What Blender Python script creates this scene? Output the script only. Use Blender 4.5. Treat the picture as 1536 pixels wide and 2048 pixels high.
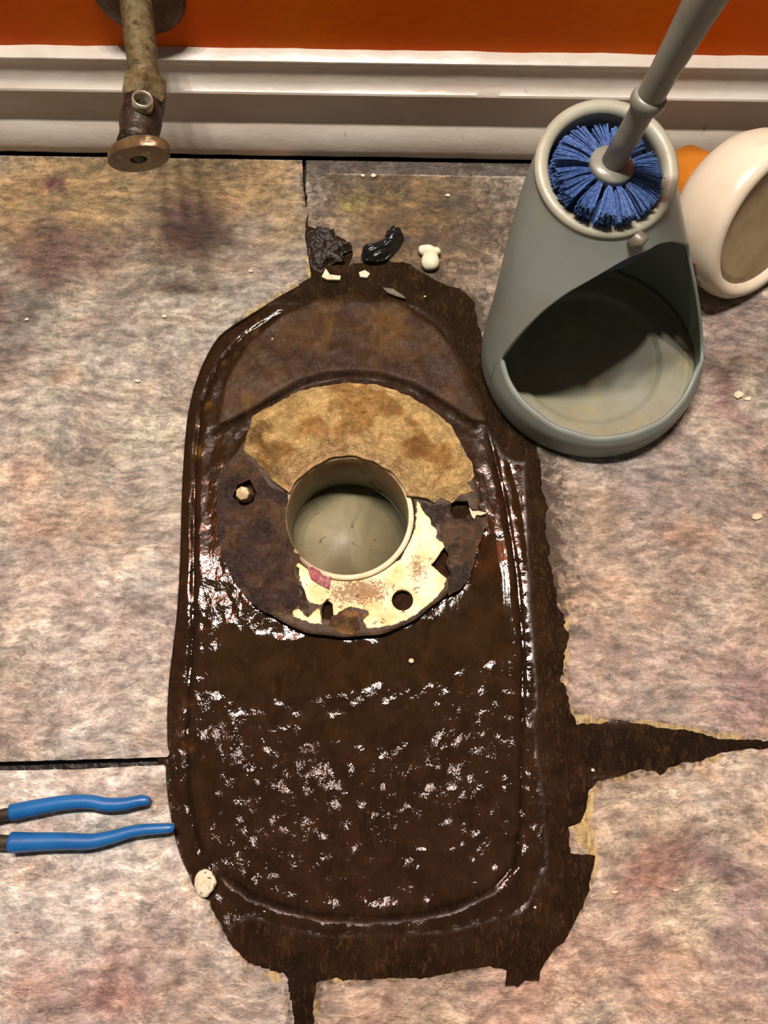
import bpy, bmesh, math, random
import numpy as np
from mathutils import Vector, Matrix, Euler
from mathutils.geometry import delaunay_2d_cdt
random.seed(7)
for o in list(bpy.data.objects): bpy.data.objects.remove(o, do_unlink=True)
scene = bpy.context.scene
COL = scene.collection
# ------------------------------------------------------------------ camera
CAM_H = 0.49
FPX = 1538.0
cam_d = bpy.data.cameras.new('camera')
cam = bpy.data.objects.new('camera', cam_d); COL.objects.link(cam)
cam.location = (0, 0, CAM_H)
ROT = Matrix.Rotation(math.radians(1.1), 4, 'Z') @ Matrix.Rotation(math.radians(18.0), 4, 'X')
cam.rotation_euler = ROT.to_euler()
cam_d.sensor_fit = 'HORIZONTAL'; cam_d.sensor_width = 36.0; cam_d.lens = 36.0 * FPX / 1536.0
cam_d.clip_start = 0.005; cam_d.clip_end = 20
scene.camera = cam
# ------------------------------------------------------------------ light
world = bpy.data.worlds.new('room_ambient'); scene.world = world; world.use_nodes = True
bgn = world.node_tree.nodes['Background']
bgn.inputs[0].default_value = (1.0, 0.92, 0.82, 1); bgn.inputs[1].default_value = 0.10
def bulb(name, loc, watts, size):
    ld = bpy.data.lights.new(name, 'POINT'); ld.shadow_soft_size = size; ld.energy = watts; ld.color = (1.0, 0.955, 0.87)
    lamp = bpy.data.objects.new(name, ld); COL.objects.link(lamp); lamp.location = loc
for k in range(4):                                  # a light bar with four bulbs on the wall above
    bulb('light_bar_bulb', (-0.31 + 0.14 * k, 0.415, 1.38), 28, 0.035)
scene.view_settings.view_transform = 'Standard'; scene.view_settings.look = 'None'
scene.view_settings.exposure = 0.0; scene.view_settings.gamma = 1.0
scene.view_settings.use_curve_mapping = False

# ------------------------------------------------------------------ helpers
R3 = ROT.to_3x3()
def ray(x, y):
    return R3 @ Vector(((x - 768) / FPX, -(y - 1024) / FPX, -1.0))
def P(x, y, z=0.0):                       # point seen at photo position (x, y) at height z
    d = ray(x, y); t = (z - CAM_H) / d.z
    return Vector((d.x * t, d.y * t, z))
def PY(x, y, Y):                          # the same on the vertical plane y = Y
    d = ray(x, y); t = Y / d.y
    return Vector((d.x * t, Y, CAM_H + d.z * t))
def pix(v):
    c = R3.transposed() @ (Vector(v) - Vector((0, 0, CAM_H)))
    return (768 + FPX * c.x / -c.z, 1024 - FPX * c.y / -c.z)
def lin(c):
    return tuple(((v / 255) / 12.92 if v / 255 <= 0.04045 else ((v / 255 + 0.055) / 1.055) ** 2.4) for v in c)
GAIN = 0.72
def alb(c, g=GAIN):
    return tuple(min(0.92, v * g) for v in lin(c))
def tag(o, label=None, cat=None, group=None, kind=None):
    if label: o['label'] = label
    if cat: o['category'] = cat
    if group: o['group'] = group
    if kind: o['kind'] = kind
    return o
def empty(name, loc, label=None, cat=None, group=None):
    o = bpy.data.objects.new(name, None); COL.objects.link(o); o.location = loc
    o.empty_display_size = 0.02
    return tag(o, label, cat, group)
def link(name, me, mat, parent=None):
    o = bpy.data.objects.new(name, me); COL.objects.link(o)
    if mat: me.materials.append(mat)
    if parent:
        o.parent = parent
        o.matrix_parent_inverse = Matrix.Translation(-Vector(parent.location)) if parent.type == 'EMPTY' else Matrix.Identity(4)
    return o
def mesh(name, verts, faces, mat, parent=None, smooth=True):
    me = bpy.data.meshes.new(name); me.from_pydata([tuple(v) for v in verts], [], faces); me.update()
    if smooth: me.polygons.foreach_set('use_smooth', [True] * len(me.polygons))
    return link(name, me, mat, parent)
def recalc(o):
    bm = bmesh.new(); bm.from_mesh(o.data); bmesh.ops.recalc_face_normals(bm, faces=bm.faces)
    bm.to_mesh(o.data); bm.free(); return o
# value noise --------------------------------------------------------------
_tab = np.random.RandomState(11).rand(64, 256, 256)
def vn(x, y, s=0):
    t = _tab[s % 64]
    xi = np.floor(x).astype(int); yi = np.floor(y).astype(int)
    fx = x - xi; fy = y - yi
    fx = fx * fx * (3 - 2 * fx); fy = fy * fy * (3 - 2 * fy)
    a = t[xi & 255, yi & 255]; b = t[(xi + 1) & 255, yi & 255]
    c = t[xi & 255, (yi + 1) & 255]; d = t[(xi + 1) & 255, (yi + 1) & 255]
    return (a * (1 - fx) + b * fx) * (1 - fy) + (c * (1 - fx) + d * fx) * fy
def fbm(x, y, f, o=4, s=0, gain=0.5):
    v = 0; a = 1; n = 0
    for k in range(o):
        v = v + a * vn(x * f + 13.7 * k, y * f + 7.1 * k, s + k); n += a; a *= gain; f *= 2.03
    return v / n                           # 0..1
def ss(a, b, x):
    t = np.clip((x - a) / (b - a), 0, 1); return t * t * (3 - 2 * t)
def catmull(pts, n=6, closed=False):
    pts = [np.array(p, float) for p in pts]; out = []; m = len(pts)
    for i in range(m if closed else m - 1):
        if closed: p0, p1, p2, p3 = pts[i - 1], pts[i], pts[(i + 1) % m], pts[(i + 2) % m]
        else: p0, p1, p2, p3 = pts[max(i - 1, 0)], pts[i], pts[i + 1], pts[min(i + 2, m - 1)]
        for k in range(n):
            t = k / n
            out.append(0.5 * (2 * p1 + (p2 - p0) * t + (2 * p0 - 5 * p1 + 4 * p2 - p3) * t * t + (3 * p1 - p0 - 3 * p2 + p3) * t ** 3))
    if not closed: out.append(pts[-1])
    return out
def wpoly(px, z=0.0):
    return np.array([P(p[0], p[1], z)[:2] for p in px])
def rag(px, amp=3.0, step=9.0, seed=0):    # resample a traced line and fray it (photo pixels)
    px = [np.array(p, float) for p in px]; out = [px[0]]
    for a, b in zip(px[:-1], px[1:]):
        L = np.linalg.norm(b - a); n = max(1, int(L / step))
        nrm = np.array([-(b - a)[1], (b - a)[0]]) / max(L, 1e-6)
        for k in range(1, n + 1):
            q = a + (b - a) * k / n
            j = (float(fbm(np.array(q[0]), np.array(q[1]), 0.06, 3, 20 + seed)) - 0.5) * 2.6 + random.uniform(-0.35, 0.35)
            out.append(q + nrm * j * amp)
    return out
def inside(x, y, poly):
    r = np.zeros(x.shape, bool); n = len(poly); j = n - 1
    for i in range(n):
        xi, yi = poly[i]; xj, yj = poly[j]
        if yi != yj:
            c = ((yi > y) != (yj > y)) & (x < (xj - xi) * (y - yi) / (yj - yi) + xi)
            r ^= c
        j = i
    return r
def dist(x, y, line, closed=False):        # distance to a polyline
    d = np.full(x.shape, 1e9); n = len(line)
    for i in range(n if closed else n - 1):
        ax, ay = line[i]; bx, by = line[(i + 1) % n]
        dx, dy = bx - ax, by - ay; L = dx * dx + dy * dy + 1e-12
        t = np.clip(((x - ax) * dx + (y - ay) * dy) / L, 0, 1)
        d = np.minimum(d, (x - ax - t * dx) ** 2 + (y - ay - t * dy) ** 2)
    return np.sqrt(d)
def sheet(name, outline, holes, spacing, top, bottom, mat, parent=None, colour=None, mask=None, extra=None, fine=None):
    """Solid slab cut to an outline (world xy) with holes; top(x, y, edge) gives its height."""
    outline = np.array(outline); loops = [outline] + [np.array(h) for h in holes]
    x0, y0 = outline.min(0); x1, y1 = outline.max(0)
    if fine is None:
        gx, gy = np.meshgrid(np.arange(x0, x1, spacing), np.arange(y0, y1, spacing)); gx = gx.ravel(); gy = gy.ravel()
    else:
        fx0, fx1, fy0, fy1, cs = fine
        gx, gy = np.meshgrid(np.arange(max(x0, fx0), min(x1, fx1), spacing), np.arange(max(y0, fy0), min(y1, fy1), spacing))
        cx, cy = np.meshgrid(np.arange(x0, x1, cs), np.arange(y0, y1, cs)); cx = cx.ravel(); cy = cy.ravel()
        k = ~((cx > fx0) & (cx < fx1) & (cy > fy0) & (cy < fy1))
        gx = np.concatenate([gx.ravel(), cx[k]]); gy = np.concatenate([gy.ravel(), cy[k]])
    rs = np.random.RandomState(3)
    gx = gx + rs.uniform(-.25, .25, gx.shape) * spacing; gy = gy + rs.uniform(-.25, .25, gy.shape) * spacing
    keep = inside(gx, gy, outline)
    for h in loops[1:]: keep &= ~inside(gx, gy, h)
    gx, gy = gx[keep], gy[keep]
    d = np.full(gx.shape, 1e9)
    for l in loops: d = np.minimum(d, dist(gx, gy, l, True))
    k = d > spacing * 0.45; gx, gy = gx[k], gy[k]
    pts = []; edges = []
    for l in loops:
        b = len(pts); pts += [Vector(p) for p in l]; edges += [(b + i, b + (i + 1) % len(l)) for i in range(len(l))]
    pts += [Vector((a, b)) for a, b in zip(gx, gy)]
    v, e, f, _, _, _ = delaunay_2d_cdt(pts, edges, [], 0, 1e-7)
    V = np.array([(q.x, q.y) for q in v]); F = np.array([q for q in f if len(q) == 3])
    c = V[F].mean(1); keep = inside(c[:, 0], c[:, 1], outline)
    for h in loops[1:]: keep &= ~inside(c[:, 0], c[:, 1], h)
    F = F[keep]
    A, B, C = V[F[:, 0]], V[F[:, 1]], V[F[:, 2]]
    cr = (B - A)[:, 0] * (C - A)[:, 1] - (B - A)[:, 1] * (C - A)[:, 0]
    F[cr < 0] = F[cr < 0][:, ::-1]
    ed = np.full(len(V), 1e9)
    for l in loops: ed = np.minimum(ed, dist(V[:, 0], V[:, 1], l, True))
    Z = top(V[:, 0], V[:, 1], ed) if callable(top) else np.full(len(V), top)
    Zb = bottom(V[:, 0], V[:, 1]) if callable(bottom) else np.full(len(V), bottom)
    n = len(V)
    cnt = {}
    for t in F.tolist():
        for a, b in ((t[0], t[1]), (t[1], t[2]), (t[2], t[0])): cnt[(a, b)] = 1
    bnd = [(a, b) for (a, b) in cnt if (b, a) not in cnt]
    verts = [(V[i, 0], V[i, 1], Z[i]) for i in range(n)] + [(V[i, 0], V[i, 1], Zb[i]) for i in range(n)]
    faces = F.tolist() + [(t[2] + n, t[1] + n, t[0] + n) for t in F.tolist()]
    m = len(faces); src = list(range(n)) * 2; wid = {}
    for a, b in bnd:
        for q in (a, b):
            if q not in wid:
                wid[q] = len(verts); verts += [(V[q, 0], V[q, 1], Z[q]), (V[q, 0], V[q, 1], Zb[q])]; src += [q, q]
        faces.append((wid[a], wid[a] + 1, wid[b] + 1, wid[b]))
    me = bpy.data.meshes.new(name); me.from_pydata(verts, [], faces)
    me.polygons.foreach_set('use_smooth', [True] * len(faces))
    src = np.array(src)
    def put(nm, arr):
        a = me.color_attributes.new(nm, 'FLOAT_COLOR', 'POINT')
        full = np.ones((len(verts), 4)); full[:, :3] = arr[src]; a.data.foreach_set('color', full.ravel())
    if colour: put('tint', colour(V[:, 0], V[:, 1], ed))
    if mask: put('mask', mask(V[:, 0], V[:, 1], ed))
    me.update()
    return link(name, me, mat, parent)
def tube(name, pts, rad, mat, parent=None, n=14, squash=1.0, caps=True, round_ends=False):
    pts = [Vector(p) for p in pts]; vs = []; fs = []
    prev = None
    for i, p in enumerate(pts):
        t = (pts[min(i + 1, len(pts) - 1)] - pts[max(i - 1, 0)]).normalized()
        ref = Vector((0, 0, 1)) if abs(t.z) < 0.9 else Vector((0, 1, 0))
        a = t.cross(ref).normalized(); b = a.cross(t).normalized()
        r = rad[i] if hasattr(rad, '__len__') else rad
        for k in range(n):
            w = 2 * math.pi * k / n
            vs.append(p + a * math.cos(w) * r + b * math.sin(w) * r * squash)
    m = len(pts)
    for i in range(m - 1):
        for k in range(n):
            fs.append((i * n + k, i * n + (k + 1) % n, (i + 1) * n + (k + 1) % n, (i + 1) * n + k))
    if caps: fs.append(tuple(range(n - 1, -1, -1))); fs.append(tuple((m - 1) * n + k for k in range(n)))
    return recalc(mesh(name, vs, fs, mat, parent))
def lathe(name, prof, M, mat, parent=None, n=40, sx=1.0, sy=1.0, seg=None, smooth=True):
    """Revolve (r, z) pairs about local z, then place with matrix M."""
    vs = []; fs = []
    for r, z in prof:
        for k in range(n):
            w = 2 * math.pi * k / n
            vs.append(M @ Vector((r * math.cos(w) * sx, r * math.sin(w) * sy, z)))
    m = len(prof)
    for i in range(m - 1):
        for k in range(n):
            fs.append((i * n + k, i * n + (k + 1) % n, (i + 1) * n + (k + 1) % n, (i + 1) * n + k))
    if prof[0][0] > 1e-6 and seg != 'open': fs.append(tuple(range(n - 1, -1, -1)))
    if prof[-1][0] > 1e-6 and seg != 'open': fs.append(tuple((m - 1) * n + k for k in range(n)))
    o = mesh(name, vs, fs, mat, parent, smooth)
    bm = bmesh.new(); bm.from_mesh(o.data); bmesh.ops.remove_doubles(bm, verts=bm.verts, dist=1e-6)
    bmesh.ops.recalc_face_normals(bm, faces=bm.faces); bm.to_mesh(o.data); bm.free()
    return o
def frame(origin, zaxis, xref=(1, 0, 0)):
    z = Vector(zaxis).normalized(); x = Vector(xref); x = (x - z * x.dot(z)).normalized(); y = z.cross(x)
    return Matrix(((x.x, y.x, z.x, origin[0]), (x.y, y.y, z.y, origin[1]), (x.z, y.z, z.z, origin[2]), (0, 0, 0, 1)))
def sharp(o, deg=35):
    o.data.set_sharp_from_angle(angle=math.radians(deg)); return o

# ------------------------------------------------------------------ materials
class NT:
    def __init__(s, name):
        s.m = bpy.data.materials.new(name); s.m.use_nodes = True; s.t = s.m.node_tree
        s.b = s.t.nodes['Principled BSDF']; s.pos = s.t.nodes.new('ShaderNodeNewGeometry').outputs['Position']
    def L(s, a, b): s.t.links.new(a, b)
    def val(s, sock, v):
        if hasattr(v, 'is_output'): s.L(v, sock)
        else: sock.default_value = v
    def warp(s, scale, amt, off=(0, 0, 0)):
        mp = s.t.nodes.new('ShaderNodeMapping'); s.L(s.pos, mp.inputs['Vector']); mp.inputs['Location'].default_value = off
        n = s.t.nodes.new('ShaderNodeTexNoise'); s.L(mp.outputs[0], n.inputs['Vector']); n.inputs['Scale'].default_value = scale; n.inputs['Detail'].default_value = 3
        a = s.t.nodes.new('ShaderNodeVectorMath'); a.operation = 'SUBTRACT'; s.L(n.outputs['Color'], a.inputs[0]); a.inputs[1].default_value = (.5, .5, .5)
        b = s.t.nodes.new('ShaderNodeVectorMath'); b.operation = 'SCALE'; s.L(a.outputs[0], b.inputs[0]); b.inputs['Scale'].default_value = amt
        c = s.t.nodes.new('ShaderNodeVectorMath'); c.operation = 'ADD'; s.L(s.pos, c.inputs[0]); s.L(b.outputs[0], c.inputs[1])
        return c.outputs[0]
    def noise(s, scale, detail=5, rough=0.55, dist=0.0, stretch=(1, 1, 1), off=(0, 0, 0), rot=0.0, kind=None):
        mp = s.t.nodes.new('ShaderNodeMapping'); s.L(s.pos, mp.inputs['Vector'])
        mp.inputs['Scale'].default_value = stretch; mp.inputs['Location'].default_value = off; mp.inputs['Rotation'].default_value = (0, 0, rot)
        n = s.t.nodes.new('ShaderNodeTexNoise'); s.L(mp.outputs[0], n.inputs['Vector'])
        
        if kind: n.noise_type = kind; n.normalize = True if hasattr(n, 'normalize') else True
        n.inputs['Scale'].default_value = scale; n.inputs['Detail'].default_value = detail
        n.inputs['Roughness'].default_value = rough; n.inputs['Distortion'].default_value = dist
        return n.outputs['Fac']
    def rng(s, v, a, b, c, d, smooth=False):
        n = s.t.nodes.new('ShaderNodeMapRange'); s.val(n.inputs[0], v)
        for i, q in enumerate((a, b, c, d)): n.inputs[i + 1].default_value = q
        if smooth: n.interpolation_type = 'SMOOTHSTEP'
        return n.outputs[0]
    def math(s, op, a, b=0.0):
        n = s.t.nodes.new('ShaderNodeMath'); n.operation = op; s.val(n.inputs[0], a); s.val(n.inputs[1], b); return n.outputs[0]
    def mix(s, f, a, b, mode='MIX'):
        n = s.t.nodes.new('ShaderNodeMix'); n.data_type = 'RGBA'; n.blend_type = mode
        s.val(n.inputs[0], f)
        for k, q in ((6, a), (7, b)): s.val(n.inputs[k], q if hasattr(q, 'is_output') else (*q, 1))
        return n.outputs[2]
    def attr(s, nm):
        n = s.t.nodes.new('ShaderNodeAttribute'); n.attribute_name = nm; return n.outputs['Color']
    def sep(s, c):
        n = s.t.nodes.new('ShaderNodeSeparateColor'); s.L(c, n.inputs[0]); return n.outputs
    def grey(s, v):
        n = s.t.nodes.new('ShaderNodeCombineColor')
        for i in range(3): s.L(v, n.inputs[i])
        return n.outputs[0]
    def bump(s, h, strength=0.5, dist=0.001, prev=None):
        n = s.t.nodes.new('ShaderNodeBump'); s.val(n.inputs['Strength'], strength); n.inputs['Distance'].default_value = dist
        s.L(h, n.inputs['Height'])
        if prev: s.L(prev, n.inputs['Normal'])
        return n.outputs[0]
    def out(s, col, rough, normal=None, metal=0.0, spec=0.5):
        s.val(s.b.inputs['Base Color'], col if hasattr(col, 'is_output') else (*col, 1))
        s.val(s.b.inputs['Roughness'], rough); s.val(s.b.inputs['Metallic'], metal)
        s.b.inputs['Specular IOR Level'].default_value = spec
        if normal: s.L(normal, s.b.inputs['Normal'])
        return s.m
def dirty(name, c1, c2, scale=60, rough=0.5, metal=0.0, lo=0.4, hi=0.65, bump=0.2, bscale=400, bd=0.0006, c3=None, scale3=180, lo3=0.55, hi3=0.7):
    n = NT(name)
    col = n.mix(n.rng(n.noise(scale, 8, 0.65), lo, hi, 0, 1), alb(c1), alb(c2))
    if c3: col = n.mix(n.rng(n.noise(scale3, 6, 0.6, off=(3, 1, 2)), lo3, hi3, 0, 1), col, alb(c3))
    nr = n.bump(n.noise(bscale, 4, 0.6), bump, bd)
    return n.out(col, n.rng(n.noise(scale * 2, 4), 0.3, 0.7, rough * 0.75, min(1, rough * 1.25)), nr, metal)
# stone-look vinyl
def tile_material(name, off, rot):
    n = NT(name)
    t = n.attr('tint'); mk = n.sep(n.attr('mask'))
    p0 = n.pos; n.pos = n.warp(13, 0.026, off)
    big = n.noise(16, 9, 0.62, 0.3, off=off, rot=rot)
    streak = n.noise(34, 12, 0.70, 0.0, stretch=(1.0, 2.0, 1), off=off, rot=rot)
    fine = n.noise(420, 5, 0.72, 0.0, stretch=(1.0, 1.7, 1), off=off, rot=rot)
    mid = n.noise(95, 9, 0.66, 0.0, stretch=(1.0, 2.1, 1), off=(off[1], 2, 1), rot=rot)
    hue = n.noise(22, 9, 0.70, 0.3, off=(off[0] + 4, off[1] + 9, 0))
    hue2 = n.noise(34, 9, 0.70, 0.3, off=(off[0] + 14, off[1] + 3, 5))
    col = n.mix(n.rng(hue, 0.50, 0.64, 0, 0.75), t, n.mix(1.0, t, (0.92, 0.79, 0.75), 'MULTIPLY'))
    col = n.mix(n.rng(hue, 0.48, 0.36, 0, 0.75), col, n.mix(1.0, t, (0.70, 0.77, 0.80), 'MULTIPLY'))
    col = n.mix(n.rng(hue2, 0.56, 0.68, 0, 0.7), col, n.mix(1.0, t, (1.12, 0.90, 0.70), 'MULTIPLY'))
    col = n.mix(n.rng(hue2, 0.44, 0.34, 0, 0.6), col, n.mix(1.0, t, (1.22, 1.22, 1.20), 'MULTIPLY'))
    col = n.mix(1.0, col, n.grey(n.rng(streak, 0.36, 0.65, 0.55, 1.40)), 'MULTIPLY')
    col = n.mix(1.0, col, n.grey(n.rng(big, 0.3, 0.72, 0.76, 1.24)), 'MULTIPLY')
    col = n.mix(1.0, col, n.grey(n.rng(mid, 0.38, 0.63, 0.60, 1.42)), 'MULTIPLY')
    col = n.mix(1.0, col, n.grey(n.rng(fine, 0.34, 0.68, 0.70, 1.30)), 'MULTIPLY')
    # cleft lines of the slate print
    line = None
    for sc, wd, gl, sd, g2 in ((20, 0.012, 0.47, 0.0, 26), (42, 0.022, 0.49, 0.0, 44), (80, 0.038, 0.50, 0.0, 60)):
        cl = n.noise(sc, 3.0, 0.5, sd, stretch=(1, 2.6, 1), off=(off[1] + sc, off[0], 3), rot=rot * 1.3)
        ln = n.rng(n.math('ABSOLUTE', n.math('SUBTRACT', cl, 0.5)), 0.0, wd, 1, 0)
        ln = n.math('MULTIPLY', ln, n.rng(n.noise(g2, 3, 0.5, off=(9 + sc, off[0], 1)), gl + .02, gl + .12, 0, 1))
        line = ln if line is None else n.math('MAXIMUM', line, ln)
    col = n.mix(n.math('MULTIPLY', line, 0.62), col, n.mix(1.0, n.mix(0.5, col, t), (1.7, 1.7, 1.65), 'MULTIPLY'))
    dk = n.noise(34, 3, 0.5, 0.0, stretch=(1, 2.4, 1), off=(off[1] + 31, off[0], 7), rot=rot)
    dkl = n.math('MULTIPLY', n.rng(n.math('ABSOLUTE', n.math('SUBTRACT', dk, 0.52)), 0, 0.014, 1, 0), n.rng(n.noise(26, 3, 0.5, off=(40, off[0], 1)), .52, .60, 0, 1))
    col = n.mix(n.math('MULTIPLY', dkl, 0.65), col, n.mix(1.0, col, (0.42, 0.38, 0.35), 'MULTIPLY'))
    lay = None
    for sc, th, o_ in ((13, .53, 0), (27, .55, 7)):        # flaked layers of the slate
        pl = n.noise(sc, 7, .58, 0, stretch=(1, 1.5, 1), off=(off[0] + o_, off[1] + 21, 2))
        stp = n.rng(pl, th - .006, th + .006, 0, 1)
        col = n.mix(n.math('MULTIPLY', stp, .8), col, n.mix(1.0, col, (.84, .80, .80) if o_ == 0 else (1.14, 1.12, 1.06), 'MULTIPLY'))
        ed = n.math('MULTIPLY', n.rng(n.math('ABSOLUTE', n.math('SUBTRACT', pl, th)), 0, .009, 1, 0), n.rng(n.noise(30, 2, .5, off=(o_, 5, 5)), .47, .56, 0, 1))
        col = n.mix(n.math('MULTIPLY', ed, .55), col, n.mix(1.0, col, (1.5, 1.5, 1.45), 'MULTIPLY'))
        lay = stp if lay is None else n.math('ADD', lay, stp)
    n.pos = p0
    # ground-in dirt (R), torn pale backing (G)
    grit = n.noise(150, 7, 0.7, 0.6)
    st = n.math('ADD', mk[0], n.math('MULTIPLY', n.math('SUBTRACT', grit, 0.5), 2.0))
    col = n.mix(n.rng(st, 0.35, 0.85, 0, 0.93), col, alb((62, 46, 28)))
    tr = n.math('ADD', mk[1], n.math('MULTIPLY', n.math('SUBTRACT', n.noise(110, 6, 0.65, 0.5, off=(2, 2, 2)), 0.5), 1.3))
    col = n.mix(n.rng(tr, 0.5, 0.72, 0, 0.85), col, n.mix(n.rng(n.noise(240, 6, .7, .8, stretch=(1.6, .5, 1)), .38, .64, 0, 1), alb((236, 214, 150)), alb((150, 122, 66))))
    h = n.math('ADD', n.math('MULTIPLY', streak, 1.0), n.math('ADD', n.math('MULTIPLY', line, 0.16), n.math('ADD', n.math('MULTIPLY', fine, 0.16), n.math('MULTIPLY', mid, 0.4))))
    nr = n.bump(n.math('SUBTRACT', h, n.math('MULTIPLY', lay, .10)), 0.7, 0.0028)
    nr = n.bump(n.noise(900, 3, 0.6, 0.3, stretch=(1, 1.6, 1)), 0.28, 0.0005, nr)
    return n.out(col, n.rng(fine, 0.3, 0.7, 0.34, 0.58), nr, 0, 0.5)
# wet rotten sludge
def sludge_material():
    n = NT('wet_sludge')
    t = n.attr('tint'); mk = n.sep(n.attr('mask'))     # R dryness, G bumpiness
    a = n.noise(60, 8, 0.65, 0.6); b = n.noise(420, 5, 0.65, 0.5)
    col = n.mix(1.0, t, n.grey(n.rng(a, 0.28, 0.72, 0.55, 1.5)), 'MULTIPLY')
    fib = n.noise(330, 6, 0.7, 1.5, stretch=(1, 0.35, 1))
    gr = n.math('MULTIPLY', n.rng(fib, 0.52, 0.70, 0, 1), n.rng(mk[0], 0.2, 0.9, 0.10, 0.32))
    col = n.mix(gr, col, alb((128, 98, 60)))
    h1 = n.noise(190, 4, 0.55, 0.35, stretch=(1, 0.75, 1)); h2 = n.noise(560, 3, 0.6, 0.0, stretch=(1, .42, 1))
    nr = n.bump(h1, n.math('MULTIPLY', mk[1], 0.50), 0.0018)
    nr = n.bump(h2, n.rng(mk[1], .4, .8, 0.05, 0.65), 0.0006, nr)
    nr = n.bump(fib, n.math('MULTIPLY', mk[0], 0.6), 0.002, nr)
    rough = n.math('ADD', n.rng(mk[0], 0, 1, 0.035, 0.70), n.math('MULTIPLY', n.rng(b, 0.3, 0.7, 0.0, 0.06), mk[1]))
    rough = n.math('ADD', rough, n.math('MULTIPLY', mk[2], 0.01))
    m_ = n.out(col, rough, nr, 0, 0.42); n.L(n.math('MULTIPLY', n.rng(mk[0], 0.10, 0.6, 0.25, 0.04), n.rng(mk[2], 0, 1, 1.0, 0.15)), n.b.inputs['Specular IOR Level']); return m_
M = {}
M['sludge'] = sludge_material()
def attr_material(name, rough=0.5, amp=(0.6, 1.4), scale=90, bscale=260, bd=0.0015, bs=0.6, spec=0.4, c2=None, lo=0.55, hi=0.68, s2=160, f2=0.8, dist=0.6):
    n = NT(name); t = n.attr('tint')
    a = n.noise(scale, 8, 0.68, dist)
    col = n.mix(1.0, t, n.grey(n.rng(a, 0.28, 0.72, *amp)), 'MULTIPLY')
    if c2: col = n.mix(n.rng(n.noise(s2, 7, 0.7, 0.8, off=(4, 2, 0)), lo, hi, 0, f2), col, alb(c2))
    wr = n.rng(n.math('ABSOLUTE', n.math('SUBTRACT', n.noise(bscale * .55, 5, 0.6, 1.2, off=(7, 3, 1)), 0.5)), 0, .07, 1, 0)
    h = n.math('ADD', n.noise(bscale, 7, 0.68, 0.6), n.math('MULTIPLY', wr, .18))
    nr = n.bump(h, bs, bd)
    return n.out(col, n.rng(a, 0.3, 0.7, rough * 0.7, min(1, rough * 1.3)), nr, 0, spec)
M['wax'] = attr_material('old_wax', 0.36, (0.6, 1.5), 95, 200, 0.0060, 0.9, 0.5, (104, 68, 32), 0.59, 0.72, 130, 0.7, 1.0)
def pvc_material():
    n = NT('stained_pvc'); mk = n.sep(n.attr('mask'))
    fr = n.noise(260, 6, .7, .6)
    k = n.rng(n.math('ADD', mk[0], n.math('MULTIPLY', n.math('SUBTRACT', fr, .5), .55)), .47, .53, 0, 1)
    rust = n.math('ADD', mk[1], n.math('MULTIPLY', n.math('SUBTRACT', n.noise(420, 6, .7, 1.6), .5), 2.0))
    wh = n.mix(n.rng(n.noise(70, 6, .6), .42, .62, 0, .8), alb((255, 248, 205), .92), alb((236, 200, 122), .9))
    wh = n.mix(n.rng(rust, .50, .70, 0, .85), wh, alb((140, 92, 42)))
    wh = n.mix(n.rng(n.noise(230, 7, .72, .6, off=(4, 4, 0)), .585, .64, 0, .8), wh, alb((96, 66, 34)))
    dk = n.mix(n.rng(n.noise(160, 7, .7), .4, .66, 0, 1), alb((50, 37, 24)), alb((94, 70, 44)))
    col = n.mix(k, dk, wh)
    return n.out(col, .5, n.bump(n.math('ADD', fr, n.math('MULTIPLY', k, -.25)), .5, .0012), 0, .3)
M['pvc_flange'] = pvc_material()
M['crust'] = attr_material('dark_crust', 0.45, (0.5, 1.6), 90, 260, 0.0028, 0.8, 0.45, (112, 84, 56), 0.57, 0.72, 240, 0.5)
M['boards'] = dirty('black_damp_boards', (22, 15, 10), (40, 28, 18), 40, 0.35, bump=0.5, bscale=120, bd=0.002)
M['tab_grey'] = dirty('tab_grey', (118, 112, 96), (104, 98, 84), 30, 0.4)
def paint(name, c1, c2, lo, hi, scale, rough, bump=0.15, bscale=300, c3=None):
    return dirty(name, c1, c2, scale, rough, 0, lo, hi, bump, bscale, 0.0004, c3, 90, 0.60, 0.72)
# ================================================================== structure
WALL_Y = 0.4735
BX0, BX1, BY0 = -1.20, 1.20, -0.95
FINE = (-0.32, 0.36, -0.19, 0.46, 0.03)
PIPE_C = P(695, 1028, 0.006)[:2]; PIPE_R = 0.0405            # inner radius
def circle(c, r, n=64): return [(c[0] + r * math.cos(2 * math.pi * k / n), c[1] + r * math.sin(2 * math.pi * k / n)) for k in range(n)]
SLAB_Z = -0.009
floor = sheet('floor', [(BX0, BY0), (BX1, BY0), (BX1, WALL_Y), (BX0, WALL_Y)], [circle(PIPE_C, PIPE_R + 0.006)], 0.06,
              SLAB_Z, SLAB_Z - 0.02, M['boards'])
tag(floor, 'dark damp subfloor under stone-look vinyl tiles', kind='structure')
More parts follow.
